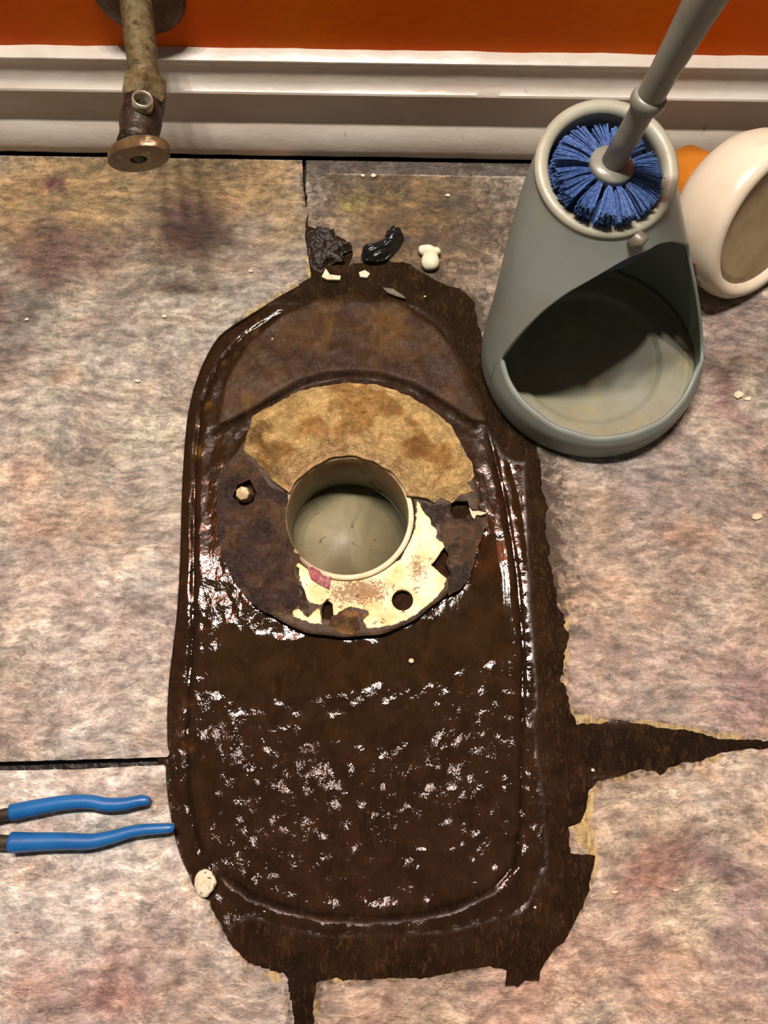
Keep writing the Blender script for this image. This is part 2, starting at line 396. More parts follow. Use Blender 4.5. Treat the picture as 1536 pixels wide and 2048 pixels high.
# ---- wall: orange-red paint
n = NT('red_orange_paint')
c = n.mix(n.rng(n.noise(9, 4, 0.5), 0.35, 0.65, 0, 1), alb((214, 84, 0), 1.0), alb((218, 100, 0), 1.0))
M['red'] = n.out(c, n.rng(n.noise(30, 4), 0.3, 0.7, 0.32, 0.45), n.bump(n.noise(160, 3, 0.5), 0.25, 0.0006), 0, 0.12)
wall = mesh('wall_back', [(-1.2, WALL_Y, -0.03), (1.2, WALL_Y, -0.03), (1.2, WALL_Y, 1.6), (-1.2, WALL_Y, 1.6),
                          (-1.2, WALL_Y + .1, -0.03), (1.2, WALL_Y + .1, -0.03), (1.2, WALL_Y + .1, 1.6), (-1.2, WALL_Y + .1, 1.6)],
            [(0, 1, 2, 3), (5, 4, 7, 6), (3, 2, 6, 7), (1, 5, 6, 2), (4, 0, 3, 7), (4, 5, 1, 0)], M['red'], None, False)
tag(wall, 'glossy orange-red painted wall above the white baseboard', kind='structure')
# ---- baseboard: swept colonial profile, old chipped white paint
n = NT('old_white_trim_paint')
c = n.mix(n.rng(n.noise(30, 7, 0.65, stretch=(0.35, 1, 1)), 0.40, 0.72, 0, 0.75), alb((228, 216, 202), 0.72), alb((198, 176, 156), 0.72))
c = n.mix(n.rng(n.noise(110, 6, 0.7, 0.6), 0.64, 0.74, 0, 0.8), c, alb((120, 96, 74)))
c = n.mix(n.rng(n.noise(7, 3, 0.5, off=(4, 0, 0)), 0.45, 0.7, 0, 0.35), c, alb((206, 170, 154), 0.72))
M['trim'] = n.out(c, 0.36, n.bump(n.noise(70, 6, 0.6, stretch=(0.5, 1, 1)), 0.4, 0.0016), 0, 0.5)
prof = [(0.021, 0.0005), (0.0222, 0.004), (0.0220, 0.010), (0.0205, 0.0175), (0.0175, 0.0245), (0.0145, 0.0285),
        (0.0136, 0.0300), (0.0128, 0.0450), (0.0126, 0.0560), (0.0150, 0.0575), (0.0156, 0.0592), (0.0150, 0.0607), (0.0118, 0.0622),
        (0.0100, 0.0650), (0.0088, 0.0700), (0.0082, 0.0760), (0.0086, 0.0800), (0.0090, 0.0810), (0.0086, 0.0830), (0.0050, 0.0850), (0.0, 0.0860)]
xs = np.concatenate([np.arange(-1.2, -0.36, 0.08), np.arange(-0.36, 0.40, 0.004), np.arange(0.40, 1.21, 0.08)])
bv = []; bf = []
prof = [(d, z * 0.91) for d, z in prof]
m = len(prof)
for i, x in enumerate(xs):
    for k, (d, z) in enumerate(prof):
        j = (float(fbm(np.array(x), np.array(k * .01), 40, 3, 5)) - .5)
        zz = z + (j * 0.0022 if k >= m - 2 else j * 0.0005) + (j * 0.002 if k == 0 else 0)
        bv.append((x, WALL_Y - d - j * 0.0002, max(zz, 0.0002)))
for i in range(len(xs) - 1):
    for k in range(m - 1): bf.append((i * m + k, (i + 1) * m + k, (i + 1) * m + k + 1, i * m + k + 1))
base = mesh('baseboard_back', bv, bf, M['trim'])
sharp(base, 40); tag(base, 'chipped white moulded baseboard along the red wall', kind='structure')

# ---- tiles: four stone-look vinyl tiles cut round the toilet footprint
HUE = np.array((0.98, 1.14, 1.30))
def blobs(base, items, seed):
    pts = [(P(x, y)[:2], r * 0.00032, np.array(lin(c)) * GAIN * HUE, w) for x, y, r, c, w in items]
    b = np.array(lin(base)) * GAIN * HUE
    def f(x, y, e):
        col = np.tile(b, (len(x), 1))
        wx = x + (fbm(x, y, 24, 6, seed, .62) - .5) * 0.055; wy = y + (fbm(x, y, 30, 6, seed + 9, .62) - .5) * 0.05
        for (c0, r, c, w) in pts:
            k = np.exp(-(((wx - c0[0]) ** 2 + (wy - c0[1]) ** 2) / (r * r)) ** 1.6) * w
            col = col * (1 - k[:, None]) + c * k[:, None]
        return col
    return f
def relief(seed, edge=0.0006):
    def f(x, y, e):
        return (fbm(x, y, 45, 4, seed) - .5) * 0.0010 - 0.0005 - edge * np.exp(-e / 0.0015)
    return f
rim_clean = [(622, 555), (600, 568), (560, 590), (520, 615), (480, 640), (440, 668), (415, 705), (395, 750), (380, 800), (372, 850), (366, 920),
             (362, 1000), (360, 1080), (357, 1160), (352, 1230), (345, 1290), (337, 1360), (333, 1430), (334, 1490), (338, 1506), (333, 1514)]
tl_joint = rag([(604, 326), (606, 370), (613, 420), (610, 470), (618, 520), (622, 555)], 1.6, 8, 1)
TL = tl_joint[:-1] + [tuple(p) for p in catmull(rim_clean, 4)] + rag([(333, 1514), (250, 1517), (120, 1520), (0, 1524)], 0.7, 10, 2)[1:]
bl_edge = [(331, 1560), (335, 1600), (345, 1660), (360, 1715), (380, 1758)]
BL = rag([(0, 1541), (150, 1539), (326, 1530)], 0.7, 10, 3) + [(330, 1534)] + [tuple(p) for p in catmull(bl_edge, 4)] + \
    rag([(380, 1758), (392, 1785), (417, 1806), (442, 1856), (467, 1899), (498, 1924), (535, 1933), (566, 1949), (578, 1967), (581, 1992), (591, 2017), (591, 2090)], 3.2, 7, 4)[1:]
BR = rag([(625, 2090), (625, 2048), (628, 1992), (634, 1967), (671, 1958), (733, 1961), (807, 1958), (857, 1955), (906, 1946), (925, 1940), (980, 1936), (1014, 1942),
          (1008, 1973), (1036, 1977), (1051, 1964), (1079, 1964), (1085, 1936), (1104, 1908), (1129, 1887), (1147, 1850), (1162, 1822), (1178, 1788), (1188, 1738), (1190, 1712),
          (1142, 1706), (1136, 1655), (1161, 1645), (1172, 1618), (1179, 1581), (1197, 1563), (1226, 1559), (1274, 1541), (1310, 1541), (1321, 1552), (1340, 1536), (1365, 1526), (1402, 1523), (1438, 1510),
          (1467, 1501), (1536, 1497), (1600, 1494)], 3.0, 7, 6)
TR = rag([(612, 352), (614, 400), (617, 450), (640, 462), (690, 476), (705, 505), (695, 530), (730, 522), (775, 520), (820, 525), (842, 545), (880, 562), (920, 576), (950, 602), (958, 650), (975, 720),
          (1000, 800), (1040, 860), (1075, 888), (1080, 930), (1085, 980), (1096, 1010), (1091, 1060), (1096, 1110), (1106, 1160), (1113, 1200), (1122, 1240), (1138, 1270),
          (1131, 1300), (1126, 1336), (1120, 1369), (1130, 1373), (1137, 1395), (1140, 1417), (1128, 1424), (1139, 1430), (1153, 1450), (1190, 1448), (1234, 1440), (1292, 1450), (1329, 1457), (1394, 1464),
          (1438, 1479), (1475, 1479), (1536, 1481), (1600, 1481)], 3.0, 7, 7)
def W(px): return [tuple(v) for v in wpoly(px)]
yt = WALL_Y - 0.0235
TLw = W(TL) + [(BX0, P(0, 1524).y - 0.006), (BX0, yt), (P(604, 326).x, yt)]
BLw = [(BX0, P(0, 1541).y - 0.004)] + W(BL) + [(P(591, 2090).x, BY0), (BX0, BY0)]
BRw = W(BR) + [(BX1, P(1600, 1494).y + .004), (BX1, BY0), (P(625, 2090).x, BY0)]
st_y = P(800, 346).y
TRw = W(TR) + [(BX1, P(1600, 1481).y + .004), (BX1, st_y + .001), (P(612, 352).x, st_y - .0005)]
STw = [tuple(v) for v in wpoly(rag([(613, 345), (800, 347), (1000, 350)], 0.8, 10, 8))] + [(BX1, st_y + .002), (BX1, yt), (P(611, 326).x, yt)]
muck_line = wpoly([(600, 545), (640, 545), (760, 530), (870, 560), (950, 610), (975, 720), (1020, 830), (1085, 900), (1095, 1010), (1100, 1130), (1120, 1230)])
low_line = wpoly([(1128, 1260), (1130, 1420), (1180, 1445), (1290, 1450), (1400, 1468), (1480, 1478)])
low2 = wpoly([(1480, 1502), (1400, 1524), (1300, 1545), (1200, 1562), (1178, 1600), (1165, 1650), (1190, 1720), (1160, 1820), (1100, 1910), (930, 1940), (640, 1962), (628, 2048)])
def tr_mask(x, y, e):
    d = dist(x, y, muck_line); d2 = dist(x, y, low_line)
    nz = fbm(x, y, 40, 4, 30)
    s = 1.0 * np.exp(-(d / 0.019) ** 1.3) * (0.45 + 1.0 * nz)
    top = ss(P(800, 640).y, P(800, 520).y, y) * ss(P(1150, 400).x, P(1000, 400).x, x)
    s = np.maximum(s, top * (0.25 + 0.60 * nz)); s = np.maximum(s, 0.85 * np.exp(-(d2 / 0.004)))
    g = 0.95 * np.exp(-(d2 / 0.0045) ** 2) * (0.3 + 1.1 * fbm(x, y, 90, 3, 33))
    g = np.maximum(g, 0.55 * np.exp(-((d - 0.006) / 0.008) ** 2) * ss(P(800, 1000).y, P(800, 1200).y, y))
    return np.stack([np.clip(s, 0, 1), np.clip(g, 0, 1), 0 * s], 1)
def br_mask(x, y, e):
    d = dist(x, y, low2); nz = fbm(x, y, 60, 4, 31)
    s = 0.75 * np.exp(-(d / 0.0028)) + 0.4 * np.exp(-d / 0.012) * nz
    yel = np.exp(-(((x - P(1172, 1650).x) / .012) ** 2 + ((y - P(1172, 1650).y) / .022) ** 2))
    g = 0.85 * np.exp(-(d / 0.004) ** 2) * (0.25 + fbm(x, y, 90, 3, 34)) + yel * 0.6
    return np.stack([np.clip(s, 0, 1), np.clip(g, 0, 1), 0 * s], 1)
rimw = wpoly([p for p in rim_clean if p[1] > 600]); rimt = wpoly([(607, 340), (613, 430), (618, 520), (622, 555), (560, 590), (480, 640)])
def tl_mask(x, y, e):
    s = 0.5 * np.exp(-dist(x, y, rimw) / 0.0011) + 0.85 * np.exp(-dist(x, y, rimt) / 0.0055) * (0.3 + fbm(x, y, 60, 4, 36))
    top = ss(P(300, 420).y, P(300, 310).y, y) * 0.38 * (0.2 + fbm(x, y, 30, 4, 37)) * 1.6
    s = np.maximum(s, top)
    g = 0.72 * np.exp(-(dist(x, y, rimt[2:]) / 0.006) ** 2)
    return np.stack([np.clip(s, 0, 1), np.clip(g, 0, 1), 0 * s], 1)
rimb = wpoly([(380, 1760), (442, 1856), (498, 1924), (566, 1949), (585, 2048)])
def bl_mask(x, y, e):
    d = dist(x, y, rimb)
    s = 0.9 * np.exp(-d / 0.0035) * (0.3 + fbm(x, y, 60, 4, 38))
    return np.stack([np.clip(s, 0, 1), 0.6 * np.exp(-(d - .003) ** 2 / 0.003 ** 2), 0 * s], 1)
def st_mask(x, y, e):
    return np.stack([0.35 + 0.5 * fbm(x, y, 60, 4, 39), 0 * x, 0 * x], 1)
tl_col = blobs((182, 162, 140), [(200, 340, 330, (158, 118, 70), .9), (500, 380, 200, (154, 114, 66), .9), (60, 400, 100, (172, 132, 84), .9), (170, 400, 90, (172, 132, 84), .9),  # brown wall-side tints: grime, plus light falloff put into the colour
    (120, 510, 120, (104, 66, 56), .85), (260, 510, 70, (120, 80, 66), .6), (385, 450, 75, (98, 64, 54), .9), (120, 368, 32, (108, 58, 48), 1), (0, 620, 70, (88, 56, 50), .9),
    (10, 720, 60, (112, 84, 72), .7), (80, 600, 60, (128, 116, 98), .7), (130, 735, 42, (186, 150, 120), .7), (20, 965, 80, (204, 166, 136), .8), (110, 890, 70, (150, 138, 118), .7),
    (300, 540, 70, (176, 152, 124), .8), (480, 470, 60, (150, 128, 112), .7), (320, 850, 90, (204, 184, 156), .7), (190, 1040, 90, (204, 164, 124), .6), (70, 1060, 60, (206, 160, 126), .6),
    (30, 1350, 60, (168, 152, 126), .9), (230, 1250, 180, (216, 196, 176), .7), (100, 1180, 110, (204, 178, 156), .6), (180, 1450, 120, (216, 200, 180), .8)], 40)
bl_col = blobs((218, 202, 182), [(200, 1960, 60, (160, 116, 102), .8), (80, 2000, 60, (170, 130, 116), .6), (350, 1990, 80, (186, 160, 138), .7), (200, 1730, 40, (180, 166, 154), .6),
    (480, 2000, 60, (176, 150, 124), .6), (150, 1830, 90, (224, 208, 188), .7)], 44)
tr_col = blobs((184, 158, 134), [(820, 430, 260, (130, 92, 46), .95), (690, 400, 60, (146, 120, 60), .85), (760, 390, 30, (150, 120, 62), .7), (900, 380, 60, (104, 82, 58), .8), (960, 450, 60, (140, 112, 90), .7),  # olive wall-side tints: stain, with the dimmer light there also painted in
    (1460, 640, 120, (150, 124, 110), .8), (1450, 800, 60, (136, 96, 88), .85), (1510, 880, 60, (150, 116, 100), .6), (1300, 990, 150, (164, 142, 128), .8), (1180, 1050, 70, (196, 164, 126), .7),  # first entry here: shade beside the tub painted into the tile tint
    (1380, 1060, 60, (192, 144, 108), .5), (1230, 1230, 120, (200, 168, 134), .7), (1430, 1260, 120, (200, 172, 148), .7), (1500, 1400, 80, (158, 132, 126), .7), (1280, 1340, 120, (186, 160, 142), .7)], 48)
br_col = blobs((210, 184, 156), [(1320, 1750, 85, (160, 112, 96), .85), (1425, 1735, 50, (118, 94, 92), .9), (1490, 1790, 60, (150, 120, 112), .7), (1380, 1835, 50, (226, 200, 164), .9), (1290, 1620, 90, (220, 194, 160), .7),
    (1440, 1640, 70, (184, 168, 148), .6), (1200, 1900, 80, (196, 160, 134), .7), (1510, 1900, 70, (162, 136, 126), .7), (800, 2010, 160, (188, 162, 134), .8), (1030, 2000, 80, (194, 160, 136), .6), (1340, 1990, 100, (196, 166, 140), .6)], 52)
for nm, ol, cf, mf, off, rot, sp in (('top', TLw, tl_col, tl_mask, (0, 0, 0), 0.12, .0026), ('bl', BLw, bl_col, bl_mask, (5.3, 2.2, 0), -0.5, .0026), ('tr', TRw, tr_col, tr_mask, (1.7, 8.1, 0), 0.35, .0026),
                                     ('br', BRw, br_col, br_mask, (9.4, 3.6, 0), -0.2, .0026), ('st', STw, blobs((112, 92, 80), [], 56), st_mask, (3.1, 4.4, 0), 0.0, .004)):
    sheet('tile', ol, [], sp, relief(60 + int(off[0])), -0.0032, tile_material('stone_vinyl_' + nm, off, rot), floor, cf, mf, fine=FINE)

# ================================================================== sludge
g_right = wpoly([(975, 850), (1010, 1000), (1035, 1150), (1046, 1300), (1043, 1500), (1041, 1650), (1030, 1730), (985, 1778), (905, 1815), (840, 1830), (740, 1838), (640, 1832), (560, 1812), (500, 1790), (450, 1752)], -.002)
g_right2 = wpoly([(990, 830), (1040, 1000), (1072, 1200), (1092, 1450), (1097, 1560), (1090, 1700), (1056, 1800), (1000, 1850), (900, 1880), (740, 1892), (600, 1880)], -.002)
g_left = wpoly([(560, 625), (490, 668), (440, 720), (405, 800), (392, 900), (388, 1000), (386, 1250), (376, 1400), (372, 1500), (378, 1600), (400, 1700)], -.002)
g_arc = wpoly([(430, 862), (470, 840), (540, 800), (600, 765), (650, 750), (700, 746), (760, 750), (830, 772), (900, 815), (950, 850)], -.002)
cres = wpoly([(432, 856), (450, 760), (490, 690), (560, 630), (640, 596), (700, 588), (790, 600), (870, 650), (930, 720), (968, 800), (976, 850), (940, 845), (870, 798), (790, 762), (700, 750), (620, 764), (540, 804), (470, 842)], -.002)
pud1 = wpoly([(440, 1262), (600, 1270), (740, 1285), (880, 1230), (960, 1130), (975, 1070), (1010, 1075), (1028, 1200), (1030, 1270), (1020, 1320), (840, 1350), (640, 1392), (560, 1390), (470, 1375), (430, 1320)], -.002)
pud2 = wpoly([(600, 1440), (700, 1425), (840, 1420), (850, 1450), (820, 1476), (690, 1480), (620, 1465)], -.002)
pud3 = wpoly([(375, 1540), (430, 1510), (435, 1560), (415, 1620), (380, 1640)], -.002)
hole_px = [p for p in rim_clean] + [(330, 1545), (345, 1660), (380, 1758), (442, 1856), (498, 1924), (566, 1949), (580, 1990), (588, 2060), (628, 2060), (634, 1967), (807, 1958), (1014, 1942), (1022, 1980), (1080, 1966), (1104, 1908), (1162, 1822), (1190, 1712), (1140, 1690),
           (1172, 1618), (1197, 1563), (1310, 1541), (1438, 1510), (1536, 1497), (1536, 1481), (1438, 1479), (1292, 1450), (1153, 1450), (1126, 1336), (1138, 1270), (1106, 1160), (1085, 980), (1075, 888), (1000, 800), (958, 650), (950, 602), (842, 545), (705, 505), (640, 462), (616, 450)]
holew = wpoly(hole_px, -.001)
SP = 0.0013
x0, y0 = holew.min(0) - .006; x1, y1 = holew.max(0) + .006
nx = int((x1 - x0) / SP) + 1; ny = int((y1 - y0) / SP) + 1
gx, gy = np.meshgrid(x0 + np.arange(nx) * SP, y0 + np.arange(ny) * SP); gx = gx.ravel(); gy = gy.ravel()
ins = inside(gx, gy, holew); dh = dist(gx, gy, holew, True)
keepv = (ins | (dh < 0.006)) & (np.hypot(gx - PIPE_C[0], gy - PIPE_C[1]) > PIPE_R + 0.0055)
sd = np.where(ins, dh, -dh)
# the right and lower border is rotten and nearly level with the tiles, the rest lies lower
brd = dist(gx, gy, wpoly([(1095, 900), (1110, 1200), (1120, 1300), (1130, 1440), (1180, 1500), (1500, 1490)]))
brd = np.minimum(brd, dist(gx, gy, wpoly([(1120, 1450), (1140, 1600), (1150, 1750), (1090, 1880), (900, 1930), (640, 1940), (500, 1900), (605, 2040)])))
brd = np.minimum(brd, dist(gx, gy, wpoly([(640, 540), (700, 530), (850, 575), (930, 640), (970, 760), (1040, 880)])))
dry = np.exp(-(brd / 0.017) ** 2)
top_dry = ss(P(700, 640).y, P(700, 570).y, gy); dry = np.maximum(dry, top_dry * .9)
in_c = inside(gx, gy, cres)
sm = np.zeros(gx.shape)
for pd in (pud1, pud2, pud3):
    dd = dist(gx, gy, pd, True); s_ = np.where(inside(gx, gy, pd), dd, -dd); sm = np.maximum(sm, ss(-0.004, 0.004, s_ + (fbm(gx, gy, 120, 3, 3) - .5) * .006))
def groove(line, w, a): d = dist(gx, gy, line); return a * np.exp(-(d / w) ** 2) * (.25 + 1.1 * fbm(gx, gy, 70, 2, 45))
h = -0.0030 + (fbm(gx, gy, 30, 3, 1) - .5) * 0.0014 * (1 - .95 * sm)
bump = (fbm(gx * 1.25, gy * .8, 120, 2, 2, .4) - .5) * 0.0026 + (fbm(gx, gy * .6, 300, 1, 4) - .5) * 0.0008
rough_zone = ss(P(700, 1340).y, P(700, 1520).y, gy)
spot = ss(.40, .62, fbm(gx * 1.4, gy, 38, 2, 41)); amp = (0.22 + 0.68 * rough_zone * (.45 + .55 * spot)) * (1 - 0.92 * sm); amp = np.where(in_c, 0.30, amp)
h = h + bump * amp
h += groove(g_right, .0013, -.0016) + groove(g_right2, .0011, -.0011) + groove(g_left, .0014, -.0012) + groove(g_arc, .0020, -.0012)
h += 0.0005 * np.exp(-((dist(gx, gy, g_right) - .005) / .003) ** 2) + 0.0003 * np.exp(-((dist(gx, gy, g_left) - .004) / .003) ** 2)
h = h * (1 - dry) + dry * (-0.0009 + (fbm(gx, gy, 110, 4, 6, .6) - .5) * 0.0028)
h += np.where(in_c, 0.0022 * ss(0, .0015, dist(gx, gy, cres, True)), 0)
h = np.where(dh < 0.004, np.minimum(h, -0.0006), h)
h = np.where(sd < 0, np.minimum(h, -0.0012), h)
left = np.exp(-dist(gx, gy, wpoly(rim_clean[3:] + [(345, 1660), (375, 1750)])) / .0022)
h = h * (1 - left) + left * -0.0044
def L3(c): return np.array(lin(c)) * GAIN
colr = np.tile(L3((48, 33, 20)), (len(gx), 1))
def blend(k, c):
    global colr
    k = np.clip(k, 0, 1)[:, None]; colr = colr * (1 - k) + L3(c) * k
nz = fbm(gx, gy, 60, 4, 8)
blend(sm * .7, (52, 38, 22))
blend(rough_zone * .5, (46, 32, 22))
blend(np.where(in_c, ss(0, .006, dist(gx, gy, cres, True)), 0) * .9, (80, 57, 34))
blend(np.where(in_c, 1, 0) * ss(.5, .62, fbm(gx, gy, 26, 4, 14)) * .7, (98, 70, 34))
blend(np.where(in_c, 1, 0) * ss(.52, .6, fbm(gx, gy, 34, 4, 15)) * .7, (58, 38, 30))
blend(dry * .9, (40, 28, 17)); blend(dry * ss(.55, .75, nz) * .5, (62, 45, 27))
blend(np.exp(-(dist(gx, gy, wpoly([(372, 1405), (375, 1490)])) / .004) ** 2) * ss(.35, .55, nz) , (150, 100, 40))
blend(np.exp(-(dist(gx, gy, wpoly([(520, 640), (440, 720), (412, 800), (395, 900)])) / .004) ** 2) * ss(.45, .65, nz) * .8, (122, 92, 40))
blend(np.exp(-(dist(gx, gy, g_left) / .0016) ** 2) * .8, (26, 17, 10)); blend(np.exp(-(dist(gx, gy, g_arc) / .002) ** 2) * .8, (26, 17, 10))
blend(np.exp(-(dist(gx, gy, g_right) / .0013) ** 2) * .8, (20, 14, 9))
joint = (np.minimum(dist(gx, gy, wpoly([(1200, 1500), (1540, 1489)])), dist(gx, gy, wpoly([(606, 1960), (606, 2060)]))) < .012) & (dry > .3)
blend(np.where(joint, .5, 0), (30, 24, 18))
dryn = np.clip(ss(.25, .65, dry) * (0.65 + .7 * nz), 0, 1); dryn = np.maximum(dryn, np.where(in_c, .30 + .25 * nz, 0)); dryn = np.maximum(dryn, .7 * np.exp(-(dist(gx, gy, g_arc) / .0045) ** 2)); dryn = np.maximum(dryn, .8 * np.exp(-(dist(gx, gy, g_right[7:]) / .0028) ** 2)); dryn = np.where(np.hypot(gx - P(697, 1013).x, gy - P(697, 1013).y) < .083, .95, dryn)
bumpy = np.clip((0.40 + .5 * rough_zone * (.4 + .6 * spot)) * (1 - .97 * sm), 0.03, 1); bumpy = np.where(in_c, .55, bumpy)
idx = -np.ones(len(gx), int); idx[keepv] = np.arange(keepv.sum())
G = idx.reshape(ny, nx)
q = np.stack([G[:-1, :-1], G[:-1, 1:], G[1:, 1:], G[1:, :-1]], -1).reshape(-1, 4); q = q[(q >= 0).all(1)]
vv = np.stack([gx, gy, h], 1)[keepv]
me = bpy.data.meshes.new('sludge'); me.from_pydata(vv.tolist(), [], q.tolist()); me.polygons.foreach_set('use_smooth', [True] * len(q))
for nm, arr in (('tint', colr), ('mask', np.stack([dryn, bumpy, sm], 1))):
    a = me.color_attributes.new(nm, 'FLOAT_COLOR', 'POINT'); f4 = np.ones((len(vv), 4)); f4[:, :3] = arr[keepv]; a.data.foreach_set('color', f4.ravel())
sl = link('sludge', me, M['sludge'])
tag(sl, 'wet dark brown rotten sludge filling the cut-out toilet footprint', 'sludge', kind='stuff')
# ================================================================== drain and flange
FL_C = P(697, 1013, 0.003)[:2]; FL_R = 0.0872
flange = empty('closet_flange', (FL_C[0], FL_C[1], -0.004), 'stained white plastic toilet flange round the open drain pipe, half under old wax', 'flange')
n = NT('drain_pipe_plastic')
gz = n.t.nodes.new('ShaderNodeSeparateXYZ'); n.L(n.pos, gz.inputs[0])
zf = n.rng(n.math('ADD', gz.outputs[2], n.math('MULTIPLY', n.math('SUBTRACT', n.noise(45, 6, .65, .5), .5), 0.05)), -0.034, -0.010, 0, 1)
zf = n.math('MULTIPLY', zf, n.rng(gz.outputs[2], .0015, .0045, 1, .15))
zf = n.math('MULTIPLY', zf, n.rng(gz.outputs[1], PIPE_C[1] - .01, PIPE_C[1] + .025, .15, 1))
c = n.mix(n.rng(n.noise(26, 6, 0.6, 0.5), 0.38, 0.65, 0, 1), alb((158, 152, 120), .8), alb((120, 112, 84), .8))
c = n.mix(n.math('MULTIPLY', zf, 0.9), c, alb((140, 98, 52)))
c = n.mix(n.rng(n.noise(70, 5, .6, .8, stretch=(1, 1, .5)), .63, .70, 0, .85), c, alb((78, 52, 28)))
c = n.mix(n.rng(gz.outputs[2], .0014, .0030, 0, .9), c, n.mix(n.rng(n.noise(90, 5), .45, .65, 0, 1), alb((240, 226, 190), .9), alb((224, 202, 156), .9)))
rimk = n.math('MULTIPLY', n.rng(gz.outputs[2], .0005, .0022, 0, 1), n.math('MAXIMUM', n.rng(gz.outputs[0], PIPE_C[0] - .030, PIPE_C[0] - .005, .9, 0), n.rng(gz.outputs[1], PIPE_C[1] + .010, PIPE_C[1] + .030, 0, .85)))
c = n.mix(rimk, c, n.mix(n.rng(n.noise(120, 5), .42, .6, 0, 1), alb((150, 112, 62)), alb((96, 70, 40))))
M['pipe'] = n.out(c, 0.5, n.bump(n.noise(120, 4), 0.15, .0006))
R = PIPE_R; Mx = Matrix.Translation((PIPE_C[0], PIPE_C[1], 0))
lathe('drain_pipe', [(R + .0012, -0.05), (R + .0042, -0.05), (R + .0036, 0.0026), (R + .0031, 0.0034), (R + .0005, 0.0035), (R, 0.0030), (R - .0002, -0.03), (R + .0002, -0.05)], Mx, M['pipe'], flange, 72, seg='open')
path = []
for k in range(14):
    a = k / 13 * math.pi / 2; path.append((PIPE_C[0] - 0.012 * math.sin(a), PIPE_C[1] - 0.062 * (1 - math.cos(a)), -0.046 - 0.062 * math.sin(a)))
tube('drain_elbow', path + [(PIPE_C[0] - .02, PIPE_C[1] - .16, -0.108)], R + .001, M['pipe'], flange, 48)
white = [wpoly(z_, .004) for z_ in (
    [(835, 1000), (850, 1030), (862, 1024), (862, 1050), (876, 1061), (872, 1075), (892, 1088), (880, 1106), (862, 1130), (893, 1155), (888, 1176), (864, 1202), (830, 1230), (785, 1250), (735, 1257), (725, 1238), (742, 1222), (700, 1212), (668, 1230), (655, 1195), (640, 1210), (620, 1205), (606, 1180), (592, 1130), (580, 1118), (570, 1128), (560, 1095), (562, 1072), (572, 1085), (600, 1125), (695, 1160), (800, 1120), (830, 1060)],
    [(585, 1220), (598, 1219), (615, 1236), (640, 1212), (642, 1248), (622, 1246), (588, 1233)])]
tri = wpoly([(888, 1094), (864, 1130), (893, 1156), (903, 1148), (892, 1126), (898, 1108)], .004)
holes = [circle(P(805, 1200, .003)[:2], .0069, 20), [tuple(v) for v in wpoly([(648, 1205), (656, 1201), (665, 1208), (667, 1228), (660, 1240), (645, 1238), (643, 1222)], .003)],
         [tuple(v) for v in tri], [tuple(v) for v in wpoly([(470, 965), (500, 958), (515, 985), (505, 1005), (475, 1008), (462, 990)], .003)],
         [tuple(v) for v in wpoly([(905, 1002), (935, 1002), (942, 1022), (930, 1040), (908, 1036), (898, 1018)], .003)]]
def fl_mask(x, y, e):
    sdm = np.full(x.shape, -1.0)
    for w_ in white:
        d = dist(x, y, w_, True); sdm = np.maximum(sdm, np.where(inside(x, y, w_), d, -d))
    tan = np.exp(-(((x - P(720, 1185).x) / .030) ** 2 + ((y - P(720, 1185).y) / .012) ** 2))
    tan = np.maximum(tan, .8 * np.exp(-(((x - P(835, 1140).x) / .012) ** 2 + ((y - P(835, 1140).y) / .014) ** 2)))
    return np.stack([np.clip(.5 + sdm / .008, 0, 1), np.maximum(tan * .85, .18), 0 * x], 1)
out = [(FL_C[0] + FL_R * math.cos(a) * (1 + .006 * math.sin(9 * a) + .004 * math.sin(23 * a)), FL_C[1] + FL_R * math.sin(a) * (1 + .006 * math.sin(9 * a) + .004 * math.sin(23 * a))) for a in np.linspace(0, 2 * math.pi, 180, endpoint=False)]
sheet('flange_plate', out, [circle(PIPE_C, R + .0043, 72)] + holes, .0013, lambda x, y, e: .0036 + (fbm(x, y, 150, 3, 22) - .5) * .0005 - .0008 * np.exp(-e / .0008), -.0018, M['pvc_flange'], flange, None, fl_mask)
# wax: a torn horseshoe on the wall side of the pipe
arc = []
def pang(x, y):
    q_ = P(x, y, .006); return math.atan2(q_.y - PIPE_C[1], q_.x - PIPE_C[0])
a0 = pang(832, 985); a1 = pang(553, 977)
if a1 < 0: a1 += 2 * math.pi
for k in range(40):
    a = a0 + (a1 - a0) * k / 39; rr = R + .0007 + .0003 * math.sin(k * 1.1) + .0005 * math.sin(k * .37)
    arc.append((PIPE_C[0] + rr * math.cos(a), PIPE_C[1] + rr * math.sin(a)))
wax_px = rag([(545, 960), (530, 940), (503, 912), (485, 896), (494, 858), (503, 828), (548, 804), (597, 779), (647, 767), (696, 762), (746, 764), (785, 774), (835, 796), (874, 823), (904, 848), (919, 878), (934, 908), (946, 927),
              (948, 948), (936, 964), (950, 980), (924, 984), (904, 1002), (884, 992), (869, 1003), (850, 997)], 2.2, 6, 9)
def wax_order():
    w_ = [tuple(v) for v in wpoly(wax_px, .007)]
    return w_ + arc          # left end, over the top to the right end, back along the pipe
def wax_top(x, y, e):
    rp = np.hypot(x - PIPE_C[0], y - PIPE_C[1]) - R
    return .0040 + .0042 * np.maximum(ss(0, .006, e), .6 * np.exp(-(rp / .005) ** 2)) + (fbm(x, y, 95, 4, 23) - .5) * .0055 * ss(0, .004, e) + (fbm(x, y, 300, 2, 24) - .5) * .0022 + .0022 * np.exp(-((rp - .012) / .006) ** 2) * fbm(x, y, 80, 2, 25) * 2
